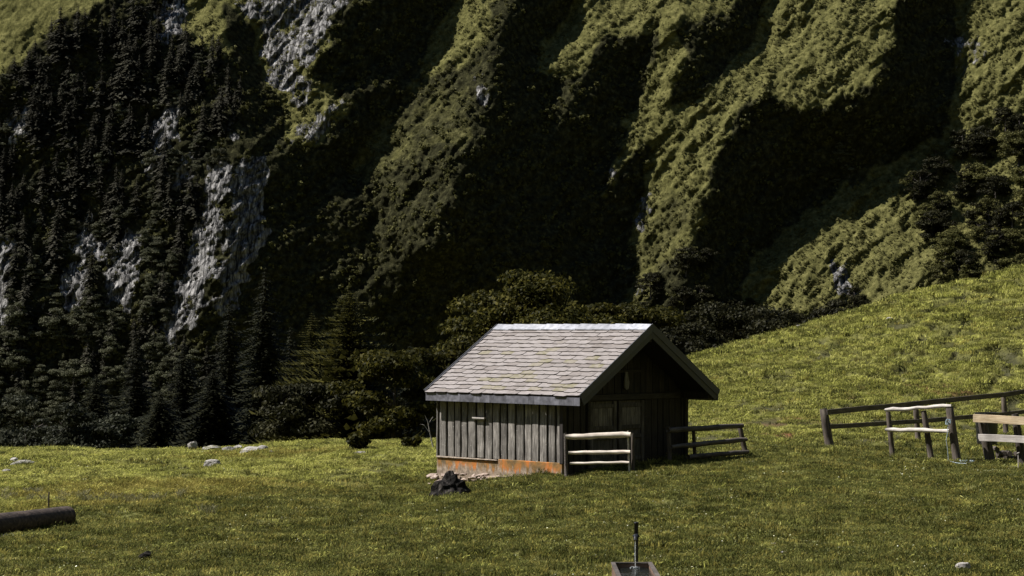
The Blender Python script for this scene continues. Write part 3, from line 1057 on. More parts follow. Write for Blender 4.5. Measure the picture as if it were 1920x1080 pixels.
shrubs = hidden_collection('shrub_kinds', [shrub_mesh('shrub', 400 + i, mt['broadgrn']) for i in range(3)])
pick = []
Pd = np.clip(veg_shade_b * .70 + .04, 0, 1) * (1 - .8 * rockb) * (1 - smoothA) * (PX > -80) * (PX < 2000) * (PY > -60) * (PY < 800)
cl = spec_noise(21, 20, 120); cl = cl / cl.std()
Pd = Pd * np.clip(.6 + cl * .8, 0, 2) * (1 - .55 * Jb) * np.where((lit < .4), .5, 1.0)
sel = rng.uniform(size=PX.shape) < Pd * .17
ii, jj = np.nonzero(sel)
P = VM[ii, jj] + rng.normal(0, .25, (len(ii), 3)); P[:, 2] -= .2
s_ = rng.uniform(.55, 1.7, len(ii))
rt_ = np.stack([rng.uniform(-.3, .3, len(ii)), rng.uniform(-.3, .3, len(ii)), rng.uniform(0, 6.28, len(ii))], 1)
open_ = (lit[ii, jj] > .45) & (rng.uniform(size=len(ii)) < .8)  # shrubs on lit slopes get the paler copy, sunlight put into colour
o = scatter('shrubs', P[~open_], s_[~open_], rt_[~open_], shrubs)
tag(o, 'dark low shrub thickets covering the gullies of the mountainside', 'shrubs', kind='stuff')
shrubs2 = hidden_collection('ridge_shrub_kinds', [shrub_mesh('ridge_shrub', 420 + i, mt['shrub_sun_tint'], 60) for i in range(3)])
o = scatter('ridge_shrubs', P[open_], s_[open_] * .85, rt_[open_], shrubs2)
tag(o, 'shrubs and dwarf bushes in a sunlit tint along the mountain ridges', 'shrubs', kind='stuff')
print('shrubs', len(ii))
tus = hidden_collection('tussock_kinds', [shrub_mesh('tussock', 430 + i, mt['tussock'], 26, .5) for i in range(3)])
Pd = lit * (1 - np.clip(veg_shade_b * 1.3, 0, 1)) * (1 - .85 * rockb) * (1 - Jb) * (1 - smoothA) * (PX > -80) * (PX < 2000) * (PY > -60) * (PY < 720)
Pd = Pd * np.clip(.7 + cl * .5, 0, 2)
sel = rng.uniform(size=PX.shape) < Pd * .42
ii, jj = np.nonzero(sel)
P = VM[ii, jj] + rng.normal(0, .2, (len(ii), 3)); P[:, 2] -= .25
s_ = rng.uniform(.35, .85, len(ii)); s3 = np.stack([s_, s_, s_ * .65], 1)
o = scatter('grass_tussocks', P, s3, np.stack([rng.uniform(-.3, .3, len(ii)), rng.uniform(-.3, .3, len(ii)), rng.uniform(0, 6.28, len(ii))], 1), tus)
tag(o, 'olive grass tussocks and dwarf scrub on the sunlit mountain ridges', 'grass', kind='stuff')
print('tussocks', len(ii))

# ---------------------------------------------------------------- trees behind the meadow
def tree_spot(px, ytop, Y, ybase=880):
    p = W(px, ytop, Y)
    g = float(gz(p.x, Y))
    return Vector((p.x, Y, g)), p.z - g


loc, h = tree_spot(1022, 492, 86)
build_broad('maple_tree', h, 4.3, 17000, .25, 51, mt['maple'], loc, 'tall spreading olive maple directly behind the hut ridge', nclump=34, zlow=.30)
loc, h = tree_spot(862, 590, 80)
build_broad('maple_tree', h, 2.3, 6500, .24, 52, mt['maple'], loc, 'smaller olive tree touching the left slope of the hut roof', nclump=20, zlow=.15)
loc, h = tree_spot(738, 655, 76)
build_broad('broadleaf_tree', h, 2.4, 6000, .24, 53, mt['maple'], loc, 'low dim leafy tree between the ragged pine and the hut', nclump=22, zlow=.1)
loc, h = tree_spot(1165, 545, 96)
build_broad('maple_tree', h, 2.6, 6000, .26, 54, mt['maple'], loc, 'olive tree showing just above the right end of the roof ridge', nclump=20, zlow=.2)
loc, h = tree_spot(655, 543, 84)
build_conifer('pine_tree', h, 3.3, 48, 15, 8, 61, mt['pine'], loc, 'ragged olive pine with uneven boughs left of the hut', droop=.05, irregular=.5, width=.22)
loc, h = tree_spot(585, 585, 88)
build_conifer('pine_tree', h, 2.6, 42, 15, 8, 62, mt['pine'], loc, 'shorter pine leaning close against the left of the ragged pine', droop=.08, irregular=.5, width=.22)
loc, h = tree_spot(560, 700, 78)
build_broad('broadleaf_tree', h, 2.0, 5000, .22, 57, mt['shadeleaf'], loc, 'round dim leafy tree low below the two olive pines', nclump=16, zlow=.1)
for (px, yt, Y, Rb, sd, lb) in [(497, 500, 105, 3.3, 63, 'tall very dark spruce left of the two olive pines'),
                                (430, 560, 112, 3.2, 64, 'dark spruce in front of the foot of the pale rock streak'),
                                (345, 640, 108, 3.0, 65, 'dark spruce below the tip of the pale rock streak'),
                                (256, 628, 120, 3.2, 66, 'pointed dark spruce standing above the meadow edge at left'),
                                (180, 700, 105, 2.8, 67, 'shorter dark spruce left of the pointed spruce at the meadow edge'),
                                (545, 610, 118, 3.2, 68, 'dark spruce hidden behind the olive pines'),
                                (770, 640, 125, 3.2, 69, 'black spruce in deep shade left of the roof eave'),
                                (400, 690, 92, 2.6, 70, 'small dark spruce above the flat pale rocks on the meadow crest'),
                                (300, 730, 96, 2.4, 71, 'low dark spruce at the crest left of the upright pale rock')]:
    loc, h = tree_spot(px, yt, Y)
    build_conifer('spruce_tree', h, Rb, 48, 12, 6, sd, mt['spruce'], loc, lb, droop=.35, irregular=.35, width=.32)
for (px, yt, Y, wr, sd, lb) in [(60, 735, 96, 2.6, 72, 'grey leafy tree rising above the far left end of the meadow'),
                                (-10, 700, 104, 2.6, 73, 'grey leafy tree cut by the left edge of the picture'),
                                (125, 760, 90, 2.2, 74, 'low grey leafy tree right of the far left leafy tree'),
                                (225, 750, 100, 2.2, 75, 'low grey leafy bushy tree in front of the pointed spruce')]:
    loc, h = tree_spot(px, yt, Y)
    build_broad('broadleaf_tree', h, wr, 4500, .24, sd, mt['dimbroad'], loc, lb, nclump=18, zlow=.1)
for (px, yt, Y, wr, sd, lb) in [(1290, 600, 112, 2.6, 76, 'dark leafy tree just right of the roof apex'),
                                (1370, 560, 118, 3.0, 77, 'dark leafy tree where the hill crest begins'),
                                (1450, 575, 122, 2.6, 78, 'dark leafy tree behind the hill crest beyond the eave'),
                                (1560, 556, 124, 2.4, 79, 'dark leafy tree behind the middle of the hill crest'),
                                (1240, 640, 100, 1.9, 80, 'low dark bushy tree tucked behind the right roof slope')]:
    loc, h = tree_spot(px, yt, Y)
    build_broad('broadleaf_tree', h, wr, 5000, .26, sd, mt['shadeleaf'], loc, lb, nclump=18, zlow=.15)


def bush(px, py, r, n, label, mat, seed, lsize=.12):
    p = hit(px, py)
    g = np.random.default_rng(seed)
    q, d = leafball('b', n, r, r * .75, lsize, None, seed, 6)
    V, Fc = leaves_at(q, d, lsize, g)
    t = empty('bush', p); tag(t, label, 'bush')
    link('foliage', mesh_np('bush_foliage', V, Fc, [mat]), t)
    m = MB()
    for k in range(5):
        a = k * 1.3
        m.tube([(0, 0, -.05), (math.cos(a) * r * .4, math.sin(a) * r * .4, r * .8)], [.02, .008], 5)
    m.build('stem', mt['trunk'], t)


bush(664, 846, .55, 900, 'small leafy bush on the meadow crest left of the hut', mt['maple'], 81)
bush(772, 842, .35, 450, 'low bush on the crest just left of the hut corner', mt['maple'], 82)
# bare twigs beside the hut eave
m = MB()
b = W(812, 838, 55)
t = tag(empty('dead_branch', b), 'bleached bare branch sticking out beside the left hut corner', 'branch')
def bw(px, py): return W(px, py, 55) - b
m.tube([bw(812, 838), bw(806, 812), bw(802, 790), bw(796, 778)], [.02, .015, .01, .004], 5)
m.tube([bw(803, 795), bw(812, 781)], [.01, .003], 5)
m.tube([bw(806, 812), bw(795, 797), bw(788, 795)], [.01, .006, .003], 5)
m.build('twig', mt['deadwood'], t)

# ---------------------------------------------------------------- hut
HX, HY = 1.263, 49.2
WG, LW = 4.80, 4.64
EV, G1, G2 = .26, .84, .10
ZE, ZR_ = 2.08, 3.795
hut = empty('alpine_hut', (HX, HY, 0), R(45))
tag(hut, 'small weathered wooden hut with grey shingled gable roof on the meadow', 'hut')
slope = math.atan2(ZR_ - ZE, WG / 2 + EV)


def ztop(x):   # underside of the roof at local x
    return ZE - .16 + (WG / 2 + EV - abs(x - WG / 2)) * math.tan(slope)


# plinth and rubble footing
plinth = empty('plinth'); plinth.parent = hut
def blk(x0, x1, y0, y1, z0, z1, name='plinth_block', parent=plinth, mat=None, j=.008, bev=.012):
    m = MB(); m.box(x0, x1, y0, y1, z0, z1, j=j)
    return m.build(name, mat or mt['concrete'], parent, bevel=bev)
blk(-.02, .22, .012, 2.28, -.35, .40)
blk(.0, .22, 2.285, LW - .02, -.35, .342)
blk(-.045, .20, 2.30, LW - .04, .345, .385, 'plinth_block', mat=mt['plainstone'])
blk(.23, WG, .03, .20, -.4, .12, mat=mt['concrete'])
blk(WG - .2, WG, .21, LW, -.5, .35)
blk(.225, WG - .21, LW - .2, LW, -.5, .33)


def stone_mesh(name, rx, ry, rz, seed, mat, sub=2, rough=.35, flat=False):
    import bmesh
    g = np.random.default_rng(seed)
    bm = bmesh.new(); bmesh.ops.create_icosphere(bm, subdivisions=sub, radius=1)
    pl = g.normal(size=(9, 3)); pl /= np.linalg.norm(pl, axis=1)[:, None]; dd = g.uniform(.55, .95, 9)
    for v in bm.verts:
        c_ = np.array(v.co)
        for k in range(9):
            q = c_ @ pl[k]
            if q > dd[k]: c_ = c_ - pl[k] * (q - dd[k]) * .9
        c_ = c_ * (1 + g.uniform(-rough, rough) * .12)
        v.co = (c_[0] * rx, c_[1] * ry, c_[2] * rz)
    me = bpy.data.meshes.new(name); bm.to_mesh(me); bm.free()
    me.materials.append(mat)
    return me


footing = empty('footing'); footing.parent = hut
y = .25
for k in range(46):
    y = .2 + 4.5 * random.random()
    depth = random.uniform(0, .22) * (y / 4.6)
    g_ = onground(*(Matrix.Rotation(R(45), 2) @ Vector((-.12 - depth, y)) + Vector((HX, HY))))
    me = stone_mesh('rubble_stone', random.uniform(.10, .26), random.uniform(.08, .2), random.uniform(.035, .07), 500 + k, mt['rubble'], 1)
    zt = random.uniform(g_.z, -.03) if g_.z < -.03 else -.03
    link('stone', me, footing, (-.05 - depth * .9, y, zt), (random.uniform(-.25, .25), random.uniform(-.25, .25), 1.57 + random.uniform(-.5, .5)))

# long wall
wall = MB(); wall.box(.10, .16, .02, LW - .02, .34, ztop(.16) - .03)
wl = wall.build('long_wall', mt['backboard'], hut)
y = 0.0
k = 0
while y < LW - .05:
    w = random.uniform(.185, .25)
    if y + w > LW: w = LW - y
    zb = .36 + random.uniform(0, .05)
    m = MB()
    x0 = random.uniform(-.012, .012)
    n = 7
    vs = []
    prof = [(0, .006), (.12, 0), (.88, 0), (1, .006)]
    wav = [random.uniform(-.008, .008) for _ in range(n)]
    for i in range(n):
        z = zb + (ztop(.0) - .02 - zb) * i / (n - 1)
        for (u, dx) in prof: vs.append((x0 + dx, y + u * w + wav[i], z))
        vs.append((x0 + .045, y + w + wav[i], z)); vs.append((x0 + .045, y + wav[i], z))
    fs = []
    for i in range(n - 1):
        for q in range(6):
            q2 = (q + 1) % 6
            fs.append((i * 6 + q, (i + 1) * 6 + q, (i + 1) * 6 + q2, i * 6 + q2))
    fs.append(tuple(range(6))); fs.append(tuple((n - 1) * 6 + q for q in reversed(range(6))))
    m.add(vs, fs)
    # split ends at the foot
    m.build('board', mt['board'], wl)
    # narrow board set back behind the joint
    m2 = MB(); gap = random.uniform(.05, .085)
    m2.box(.055, .085, y + w - .03, y + w + gap + .03, .38 + random.uniform(0, .04), ztop(.05) - .03)
    if y + w + gap < LW: m2.build('batten', mt['backboard'], wl)
    y += w + gap
    k += 1
# shelf board under the eave
m = MB(); m.box(-.09, -.02, 2.72, 3.16, 1.42, 1.455, j=.004); m.box(-.075, -.02, 2.76, 3.14, 1.385, 1.418, j=.003)
m.build('ledge', mt['plank_grey'], hut)

# gable wall
gw = MB()
gw.add([(.03, .09, 0), (WG - .03, .09, 0), (WG - .03, .09, ztop(WG - .03) - .05), (WG / 2, .09, ztop(WG / 2) - .05), (.03, .09, ztop(.03) - .05),
        (.03, .15, 0), (WG - .03, .15, 0), (WG - .03, .15, ztop(WG - .03) - .05), (WG / 2, .15, ztop(WG / 2) - .05), (.03, .15, ztop(.03) - .05)],
       [(0, 1, 2, 3, 4), (9, 8, 7, 6, 5), (0, 5, 6, 1), (1, 6, 7, 2), (2, 7, 8, 3), (3, 8, 9, 4), (4, 9, 5, 0)])
gwo = gw.build('gable_wall', mt['backboard'], hut)


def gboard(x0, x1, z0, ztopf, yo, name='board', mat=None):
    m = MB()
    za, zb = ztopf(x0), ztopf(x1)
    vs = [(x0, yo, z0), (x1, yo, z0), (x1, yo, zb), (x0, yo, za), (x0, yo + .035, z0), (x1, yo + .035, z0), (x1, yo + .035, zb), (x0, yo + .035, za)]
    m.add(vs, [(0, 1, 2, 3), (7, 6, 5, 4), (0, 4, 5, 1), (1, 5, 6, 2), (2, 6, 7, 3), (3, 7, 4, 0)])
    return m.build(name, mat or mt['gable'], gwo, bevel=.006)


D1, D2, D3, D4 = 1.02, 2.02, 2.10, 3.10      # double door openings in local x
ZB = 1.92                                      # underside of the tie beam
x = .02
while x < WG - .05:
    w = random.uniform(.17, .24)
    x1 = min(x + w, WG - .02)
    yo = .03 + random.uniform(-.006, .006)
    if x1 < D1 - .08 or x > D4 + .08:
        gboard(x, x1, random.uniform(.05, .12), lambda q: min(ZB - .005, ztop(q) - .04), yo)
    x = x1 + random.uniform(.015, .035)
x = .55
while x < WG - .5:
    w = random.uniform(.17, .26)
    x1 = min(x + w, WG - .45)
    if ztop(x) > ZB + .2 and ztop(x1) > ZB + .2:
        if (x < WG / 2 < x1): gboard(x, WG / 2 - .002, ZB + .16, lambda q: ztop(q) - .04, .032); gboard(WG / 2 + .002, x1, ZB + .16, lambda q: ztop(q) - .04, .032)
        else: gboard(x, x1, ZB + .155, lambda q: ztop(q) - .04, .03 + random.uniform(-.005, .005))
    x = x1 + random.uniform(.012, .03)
m = MB(); m.box(.3, WG - .3, -.035, .025, ZB, ZB + .15, j=.004); m.build('tie_beam', mt['beamx'], hut, bevel=.01)
m = MB(); m.box(1.75, 2.95, -.02, .02, 2.62, 2.68, j=.003); m.build('cross_rail', mt['beamx'], hut)
m = MB()  # hanging pale wooden clapper
m.add([(2.30, -.05, 2.64), (2.38, -.05, 2.64), (2.43, -.06, 2.36), (2.41, -.06, 2.22), (2.33, -.06, 2.17), (2.25, -.06, 2.24), (2.25, -.06, 2.38),
       (2.30, -.025, 2.64), (2.38, -.025, 2.64), (2.43, -.025, 2.36), (2.41, -.025, 2.22), (2.33, -.025, 2.17), (2.25, -.025, 2.24), (2.25, -.025, 2.38)],
      [(0, 6, 5, 4, 3, 2, 1), (7, 8, 9, 10, 11, 12, 13)] + [(i, (i + 1) % 7, 7 + (i + 1) % 7, 7 + i) for i in range(7)])
m.build('hanging_paddle', mt['railgrey2'], hut)
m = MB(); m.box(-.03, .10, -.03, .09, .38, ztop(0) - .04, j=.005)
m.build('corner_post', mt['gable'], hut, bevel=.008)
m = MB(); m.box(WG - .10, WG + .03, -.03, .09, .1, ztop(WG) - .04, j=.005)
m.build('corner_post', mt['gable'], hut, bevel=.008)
for (a0, a1) in ((D1, D2), (D3, D4)):
    dm = MB(); dm.box(a0, a1, .045, .075, .1, ZB - .02)
    d = dm.build('door', mt['door'], hut)
    for (b0, b1) in ((a0, a0 + .12), (a1 - .12, a1)):
        m = MB(); m.box(b0, b1, .005, .043, .1, ZB - .02, j=.003); m.build('stile', mt['door'], d, bevel=.005)
    for zz in (ZB - .14, 1.22, .98, .42):
        m = MB(); m.box(a0 + .125, a1 - .125, .008, .043, zz - .05, zz + .05, j=.003); m.build('door_rail', mt['door'], d, bevel=.005)
    for q in range(4):
        xa = a0 + .13 + q * (a1 - a0 - .26) / 4
        m = MB(); m.box(xa, xa + (a1 - a0 - .26) / 4 - .01, .03, .044, 1.275, ZB - .195); m.build('door_board', mt['shutter'], d)
m = MB(); m.box(1.94, 1.97, -.03, .004, .95, 1.1); m.build('door_handle', mt['pipe'], hut)
for (b0, b1) in ((D1 - .09, D1 - .01), (D4 + .01, D4 + .09)):
    m = MB(); m.box(b0, b1, -.005, .06, .1, ZB - .003, j=.003); m.build('door_post', mt['beamx'], hut)
# hidden right and rear walls
m = MB(); m.box(WG - .16, WG - .10, .16, LW - .1, .3, ztop(WG - .1) - .05); rw = m.build('side_wall', mt['backboard'], hut)
yy = .14
while yy < LW - .15:
    m = MB(); m.box(WG - .09, WG - .05, yy, yy + .2, .3, ztop(WG - .05) - .04, j=.004); m.build('board', mt['gable'], rw); yy += .225
m = MB()
m.add([(.17, LW - .14, .3), (WG - .17, LW - .14, .3), (WG - .17, LW - .14, ztop(WG - .17) - .05), (WG / 2, LW - .14, ztop(WG / 2) - .05), (.17, LW - .14, ztop(.17) - .05),
       (.17, LW - .08, .3), (WG - .17, LW - .08, .3), (WG - .17, LW - .08, ztop(WG - .17) - .05), (WG / 2, LW - .08, ztop(WG / 2) - .05), (.17, LW - .08, ztop(.17) - .05)],
      [(0, 1, 2, 3, 4), (9, 8, 7, 6, 5), (0, 5, 6, 1), (1, 6, 7, 2), (2, 7, 8, 3), (3, 8, 9, 4), (4, 9, 5, 0)])
m.build('rear_wall', mt['gable'], hut)
# roof
roof = empty('roof'); roof.parent = hut
cs, sn = math.cos(slope), math.sin(slope)
SL = (WG / 2 + EV) / cs                         # slope length


def rp(side, u, v, t):
    """roof point: u up the slope from the eave, v along the hut, t out of the plane"""
    x = -EV + u * cs - t * sn
    z = ZE + u * sn + t * cs
    if side: x = WG - x
    return Vector((x, v, z))


Y0, Y1 = -G1, LW + G2
for side in (0, 1):
    m = MB()
    vs = [rp(side, u, v, t) for t in (-.15, -.035) for v in (Y0 + .03, Y1 - .03) for u in (.02, SL - .002)]
    m.add(vs, [(0, 2, 3, 1), (4, 5, 7, 6), (0, 1, 5, 4), (1, 3, 7, 5), (3, 2, 6, 7), (2, 0, 4, 6)])
    m.build('roof_deck', mt['gable'], roof)
NR, NC = 17, 13
du = (SL - .10) / NR
dw = (Y1 - Y0) / NC
SHV = []
for k in range(5):
    r_ = random.Random(900 + k)
    c1, c2 = r_.uniform(.03, .06), r_.uniform(.05, .09)
    L = du * 1.75; hw = dw * .492
    xs = [-hw, -hw * .5, 0, hw * .5, hw]
    bot = [(-hw, c2 * .12), (-hw + .03, 0.004), (-hw + c1 + .05, 0), (0, r_.uniform(-.006, .004)), (hw - c1 - .03, r_.uniform(-.004, .006)), (hw - .02, c2 * .35), (hw, c2 * .8)]
    topv = [(hw, L), (-hw, L)]
    out = bot + topv
    th = .028
    def zz(x, y): return .004 * math.cos(x * 7 + k) + .002
    V = [(x, y, th + zz(x, y)) for x, y in out] + [(x, y, zz(x, y) * .5) for x, y in out]
    n = len(out)
    Fs = [tuple(range(n)), tuple(reversed(range(n, 2 * n)))] + [(i, n + i, n + (i + 1) % n, (i + 1) % n) for i in range(n)]
    me = bpy.data.meshes.new('shingle'); me.from_pydata(V, [], Fs); me.materials.append(mt['shingle']); me.materials.append(mt['sh_edge_shade']); me.update()
    for p_ in me.polygons: p_.material_index = 1 if p_.index >= 2 else 0  # edges carry the painted shadow line
    SHV.append(me)
SHM = []
for q in SHV[:3]:
    c_ = q.copy(); c_.materials[0] = mt['mossy']; SHM.append(c_)


def shingle_matrix(side, row, col, jit=1.0):
    off = (.5 if row % 2 else 0) * dw
    v = Y0 + dw * (col + .5) + off + random.uniform(-.018, .018) * jit
    u = .0 + row * du + random.uniform(-.022, .022) * jit - .04
    lift = -.012 + .0
    o = rp(side, u, v, lift)
    ax = Vector((0, 1, 0)); upv = (rp(side, 1, 0, 0) - rp(side, 0, 0, 0)).normalized()
    if side == 0: ax = Vector((0, -1, 0))
    nz = ax.cross(upv).normalized()
    if nz.z < 0: ax = -ax; nz = -nz
    M = Matrix((ax, upv, nz)).transposed().to_4x4()
    tilt = Matrix.Rotation(-.125 + random.uniform(-.02, .02), 4, 'X') @ Matrix.Rotation(random.uniform(-.02, .02), 4, 'Z') @ Matrix.Rotation(random.uniform(-.015, .015), 4, 'Y')
    M = Matrix.Translation(o + nz * .028) @ M @ tilt
    return M, v


for row in range(NR):
    for col in range(-1, NC):
        M, v = shingle_matrix(0, row, col)
        lo, hi = v - dw / 2, v + dw / 2
        sx = 1.0
        if hi < Y0 + .08 or lo > Y1 - .08: continue
        a, b_ = max(lo, Y0 - .0), min(hi, Y1 + .0)
        sx = (b_ - a) / dw
        M = M @ Matrix.Identity(4)
        cshift = (a + b_) / 2 - v
        mossy = random.random() < (.30 if (1 <= row <= 5 and 1.0 < v < 3.4) else .04)
        o = link('shingle', random.choice(SHM if mossy else SHV), roof)
        M.translation = M.translation + Vector((0, cshift, 0))
        o.matrix_local = M @ Matrix.Diagonal((sx, 1, 1, 1))
# far side: never seen one by one here, joined
vv = []; ff = []
for row in range(NR):
    for col in range(-1, NC):
        M, v = shingle_matrix(1, row, col)
        if v - dw / 2 < Y0 - .1 or v + dw / 2 > Y1 + .1: continue
        q = random.choice(SHV); b0 = len(vv)
        vv += [tuple(M @ p.co) for p in q.vertices]; ff += [tuple(b0 + i for i in p.vertices) for p in q.polygons]
me = bpy.data.meshes.new('shingle_cover'); me.from_pydata(vv, [], ff); me.materials.append(mt['shingle'])
link('shingle_cover', me, roof)['kind'] = 'stuff'
# ridge caps
NCAP = 9
for k in range(NCAP):
    m = MB(); a = Y0 + (Y1 - Y0) * k / NCAP; b_ = Y0 + (Y1 - Y0) * (k + 1) / NCAP + .03
    lift = .075 + .004 * (k % 2)
    A = [rp(0, SL - .21, a, lift - .015), rp(0, SL, a, lift + .012), rp(1, SL - .21, a, lift - .015)]
    b_ -= .045
    B = [rp(0, SL - .21, b_, lift + .004), rp(0, SL, b_, lift + .03), rp(1, SL - .21, b_, lift + .004)]
    A[1].x = B[1].x = WG / 2
    dn = Vector((0, 0, -.02))
    vs = A + B + [p + dn for p in A + B]
    m.add(vs, [(0, 1, 4, 3), (1, 2, 5, 4), (6, 9, 10, 7), (7, 10, 11, 8), (0, 3, 9, 6), (2, 8, 11, 5), (0, 6, 7, 1), (1, 7, 8, 2), (3, 4, 10, 9), (4, 5, 11, 10)])
    m.build('ridge_cap', mt['ridge'], roof)
# eave fascia, plate by plate
y = Y0
while y < Y1 - .02:
    w = random.choice([.12, .16, .2, .3, .36, .44, .5])
    b_ = min(y + w, Y1)
    m = MB(); m.box(-EV - .022 - random.uniform(0, .003), -EV - .002, y, b_ - .004, ZE - .225, ZE - .025); m.build('fascia_plate', mt['fascia'], roof)
    m = MB(); m.box(WG + EV + .002, WG + EV + .022, y, b_ - .004, ZE - .225, ZE - .025); m.build('fascia_plate', mt['fascia'], roof)
    y = b_
m = MB(); m.box(-EV + .002, -EV + .03, Y0 + .04, Y1 - .04, ZE - .23, ZE - .06); m.build('eave_board', mt['beamx'], roof)
# bargeboards in two layers, front and rear
for side in (0, 1):
    for (v0, v1) in ((Y0 - .028, Y0 + .012), (Y1 - .012, Y1 + .028)):
        for (t0, t1, dy) in ((-.245, .055, 0.0), (-.10, .075, -.018 if v0 < 0 else .018)):
            m = MB()
            a0, a1 = (v0 + dy, v1 + dy) if dy == 0 else ((v0 + dy, v0 - .002) if v0 < 0 else (v1 + .002, v1 + dy))
            def cut(u, v, t):
                p = rp(side, u, v, t)
                return p
            su, eu = -.02, SL
            vs = []
            for v in (a0, a1):
                for t in (t0, t1):
                    p = rp(side, su, v, t); vs.append(p)
                    # top end trimmed vertically at the apex
                    ue = SL + t * math.tan(slope) - .002
                    vs.append(rp(side, ue, v, t))
            m.add(vs, [(0, 1, 3, 2), (4, 6, 7, 5), (0, 4, 5, 1), (2, 3, 7, 6), (0, 2, 6, 4), (1, 5, 7, 3)])
            m.build('bargeboard', mt['barge'], roof)
# purlins poking under the front overhang
for xx in (.0, WG / 2, WG):
    m = MB(); zt = ztop(xx) - .005 if xx != WG / 2 else ztop(xx) - .06
    m.box(xx - .07, xx + .07, -G1 + .05, .028, zt - .17, zt); m.build('purlin', mt['beamx'], roof)
# post standing at the far right corner
pc = Matrix.Rotation(R(45), 2) @ Vector((WG + .10, .12)) + Vector((HX, HY))
g_ = onground(pc.x, pc.y)
m = MB(); m.tube([(0, 0, -.2), (0, 0, 1.0), (0, 0, 1.78 - g_.z + .02)], .055, 8, wob=.05)
tag(m.build('wooden_post', mt['post'], loc=g_, smooth=True), 'slim dark upright post under the right eave beside the hut wall', 'post')


# ---------------------------------------------------------------- fences
def rough_rail(a, b, r, mat, parent, name='rail', n=9, wob=.10, seg=9, sag=.0, wav=.007):
    a = Vector(a); b = Vector(b); m = MB()
    d = (b - a); L = d.length
    pts = []
    rr = []
    for i in range(seg):
        t = i / (seg - 1)
        pts.append(Vector((t * L, random.uniform(-wav, wav) * (0 < i < seg - 1), random.uniform(-wav, wav) * (0 < i < seg - 1) - sag * math.sin(math.pi * t))))
        rr.append(r * random.uniform(1 - wob, 1 + wob) * (.8 if i in (0, seg - 1) else 1))
    m.tube(pts, rr, n, wob=.07)
    o = m.build(name, mat, parent, loc=a, smooth=True)
    o.rotation_euler = d.to_track_quat('X', 'Z').to_euler()
    return o


def plank(a, b, h, th, mat, parent, name='rail', taper=0.0):
    a = Vector(a); b = Vector(b); d = b - a; L = d.length
    m = MB()
    n = 6; vs = []
    for i in range(n):
        x = L * i / (n - 1); q = random.uniform(-.006, .006)
        hh_ = h * (1 - taper * i / (n - 1))
        vs += [(x, -th / 2 + q, -hh_ / 2 + q), (x, th / 2 + q, -hh_ / 2 + q), (x, th / 2 + q, hh_ / 2 + q), (x, -th / 2 + q, hh_ / 2 + q)]
    fs = []
    for i in range(n - 1):
        for q in range(4): fs.append((i * 4 + q, (i + 1) * 4 + q, (i + 1) * 4 + (q + 1) % 4, i * 4 + (q + 1) % 4))
    fs += [(0, 1, 2, 3), tuple((n - 1) * 4 + q for q in (3, 2, 1, 0))]
    m.add(vs, fs)
    o = m.build(name, mat, parent, loc=a, bevel=.005)
    o.rotation_euler = d.to_track_quat('X', 'Z').to_euler()
    return o


def post(base, top, r, parent, mat=None, n=9, name='post', square=False):
    base = Vector(base); top = Vector(top); m = MB()
    L = (top - base).length
    if square: m.box(-r, r, -r * .8, r * .8, -.25, L, j=.006)
    else: m.tube([(0, 0, -.25), (0, 0, L * .33), (0, 0, L * .66), (0, 0, L - .02), (0, 0, L)], [r * 1.08, r * 1.03, r, r * .95, r * .8], n, wob=.06)
    o = m.build(name, mat or mt['post'], parent, loc=base, smooth=not square, bevel=.008 if square else 0)
    o.rotation_euler = (top - base).to_track_quat('Z', 'Y').to_euler()
    return o


def rel(base, px, py, Y): return W(px, py, Y) - base


# pale three-rail fence in front of the hut door
b = W(1120, 885, 48.3)
t = tag(empty('rail_fence', b), 'three pale round rails in a short fence before the hut door', 'fence')
rough_rail(rel(b, 1061, 819, 48.6), rel(b, 1183, 815, 48.05), .072, mt['rail'], t, wob=.1)
rough_rail(rel(b, 1066, 849, 48.6), rel(b, 1182, 847, 48.05), .048, mt['rail'], t)
rough_rail(rel(b, 1069, 869, 48.6), rel(b, 1180, 867, 48.05), .036, mt['rail'], t)
pg = W(1180, 885, 48.15); pg.z = float(gz(pg.x, pg.y))
post(pg - b, rel(b, 1177, 808, 48.15), .026, t, mt['railgrey'])
pg = W(1187, 885, 48.3); pg.z = float(gz(pg.x, pg.y))
post(pg - b, rel(b, 1186, 812, 48.3), .042, t)
pg = W(1062, 885, 48.75); pg.z = float(gz(pg.x, pg.y))
post(pg - b, rel(b, 1060, 812, 48.75), .045, t, mt['raildark'])
# dark fence right of the hut
b = W(1330, 860, 52)
t = tag(empty('rail_fence', b), 'dark grey log rail fence sloping up from the right hut corner', 'fence')
rough_rail(rel(b, 1252, 807, 50.6), rel(b, 1392, 798, 54.0), .075, mt['raildark'], t)
rough_rail(rel(b, 1258, 838, 50.6), rel(b, 1399, 824, 54.0), .065, mt['raildark'], t)
rough_rail(rel(b, 1290, 857, 51.4), rel(b, 1403, 847, 54.0), .065, mt['raildark'], t)
pg = W(1256, 870, 50.7); pg.z = float(gz(pg.x, pg.y))
post(pg - b, rel(b, 1252, 800, 50.7), .06, t)
pg = W(1399, 850, 54.1); pg.z = float(gz(pg.x, pg.y))
post(pg - b, rel(b, 1386, 797, 54.1), .07, t)
pg = W(1303, 860, 51.9); pg.z = float(gz(pg.x, pg.y))
post(pg - b, rel(b, 1300, 802, 51.9), .05, t)

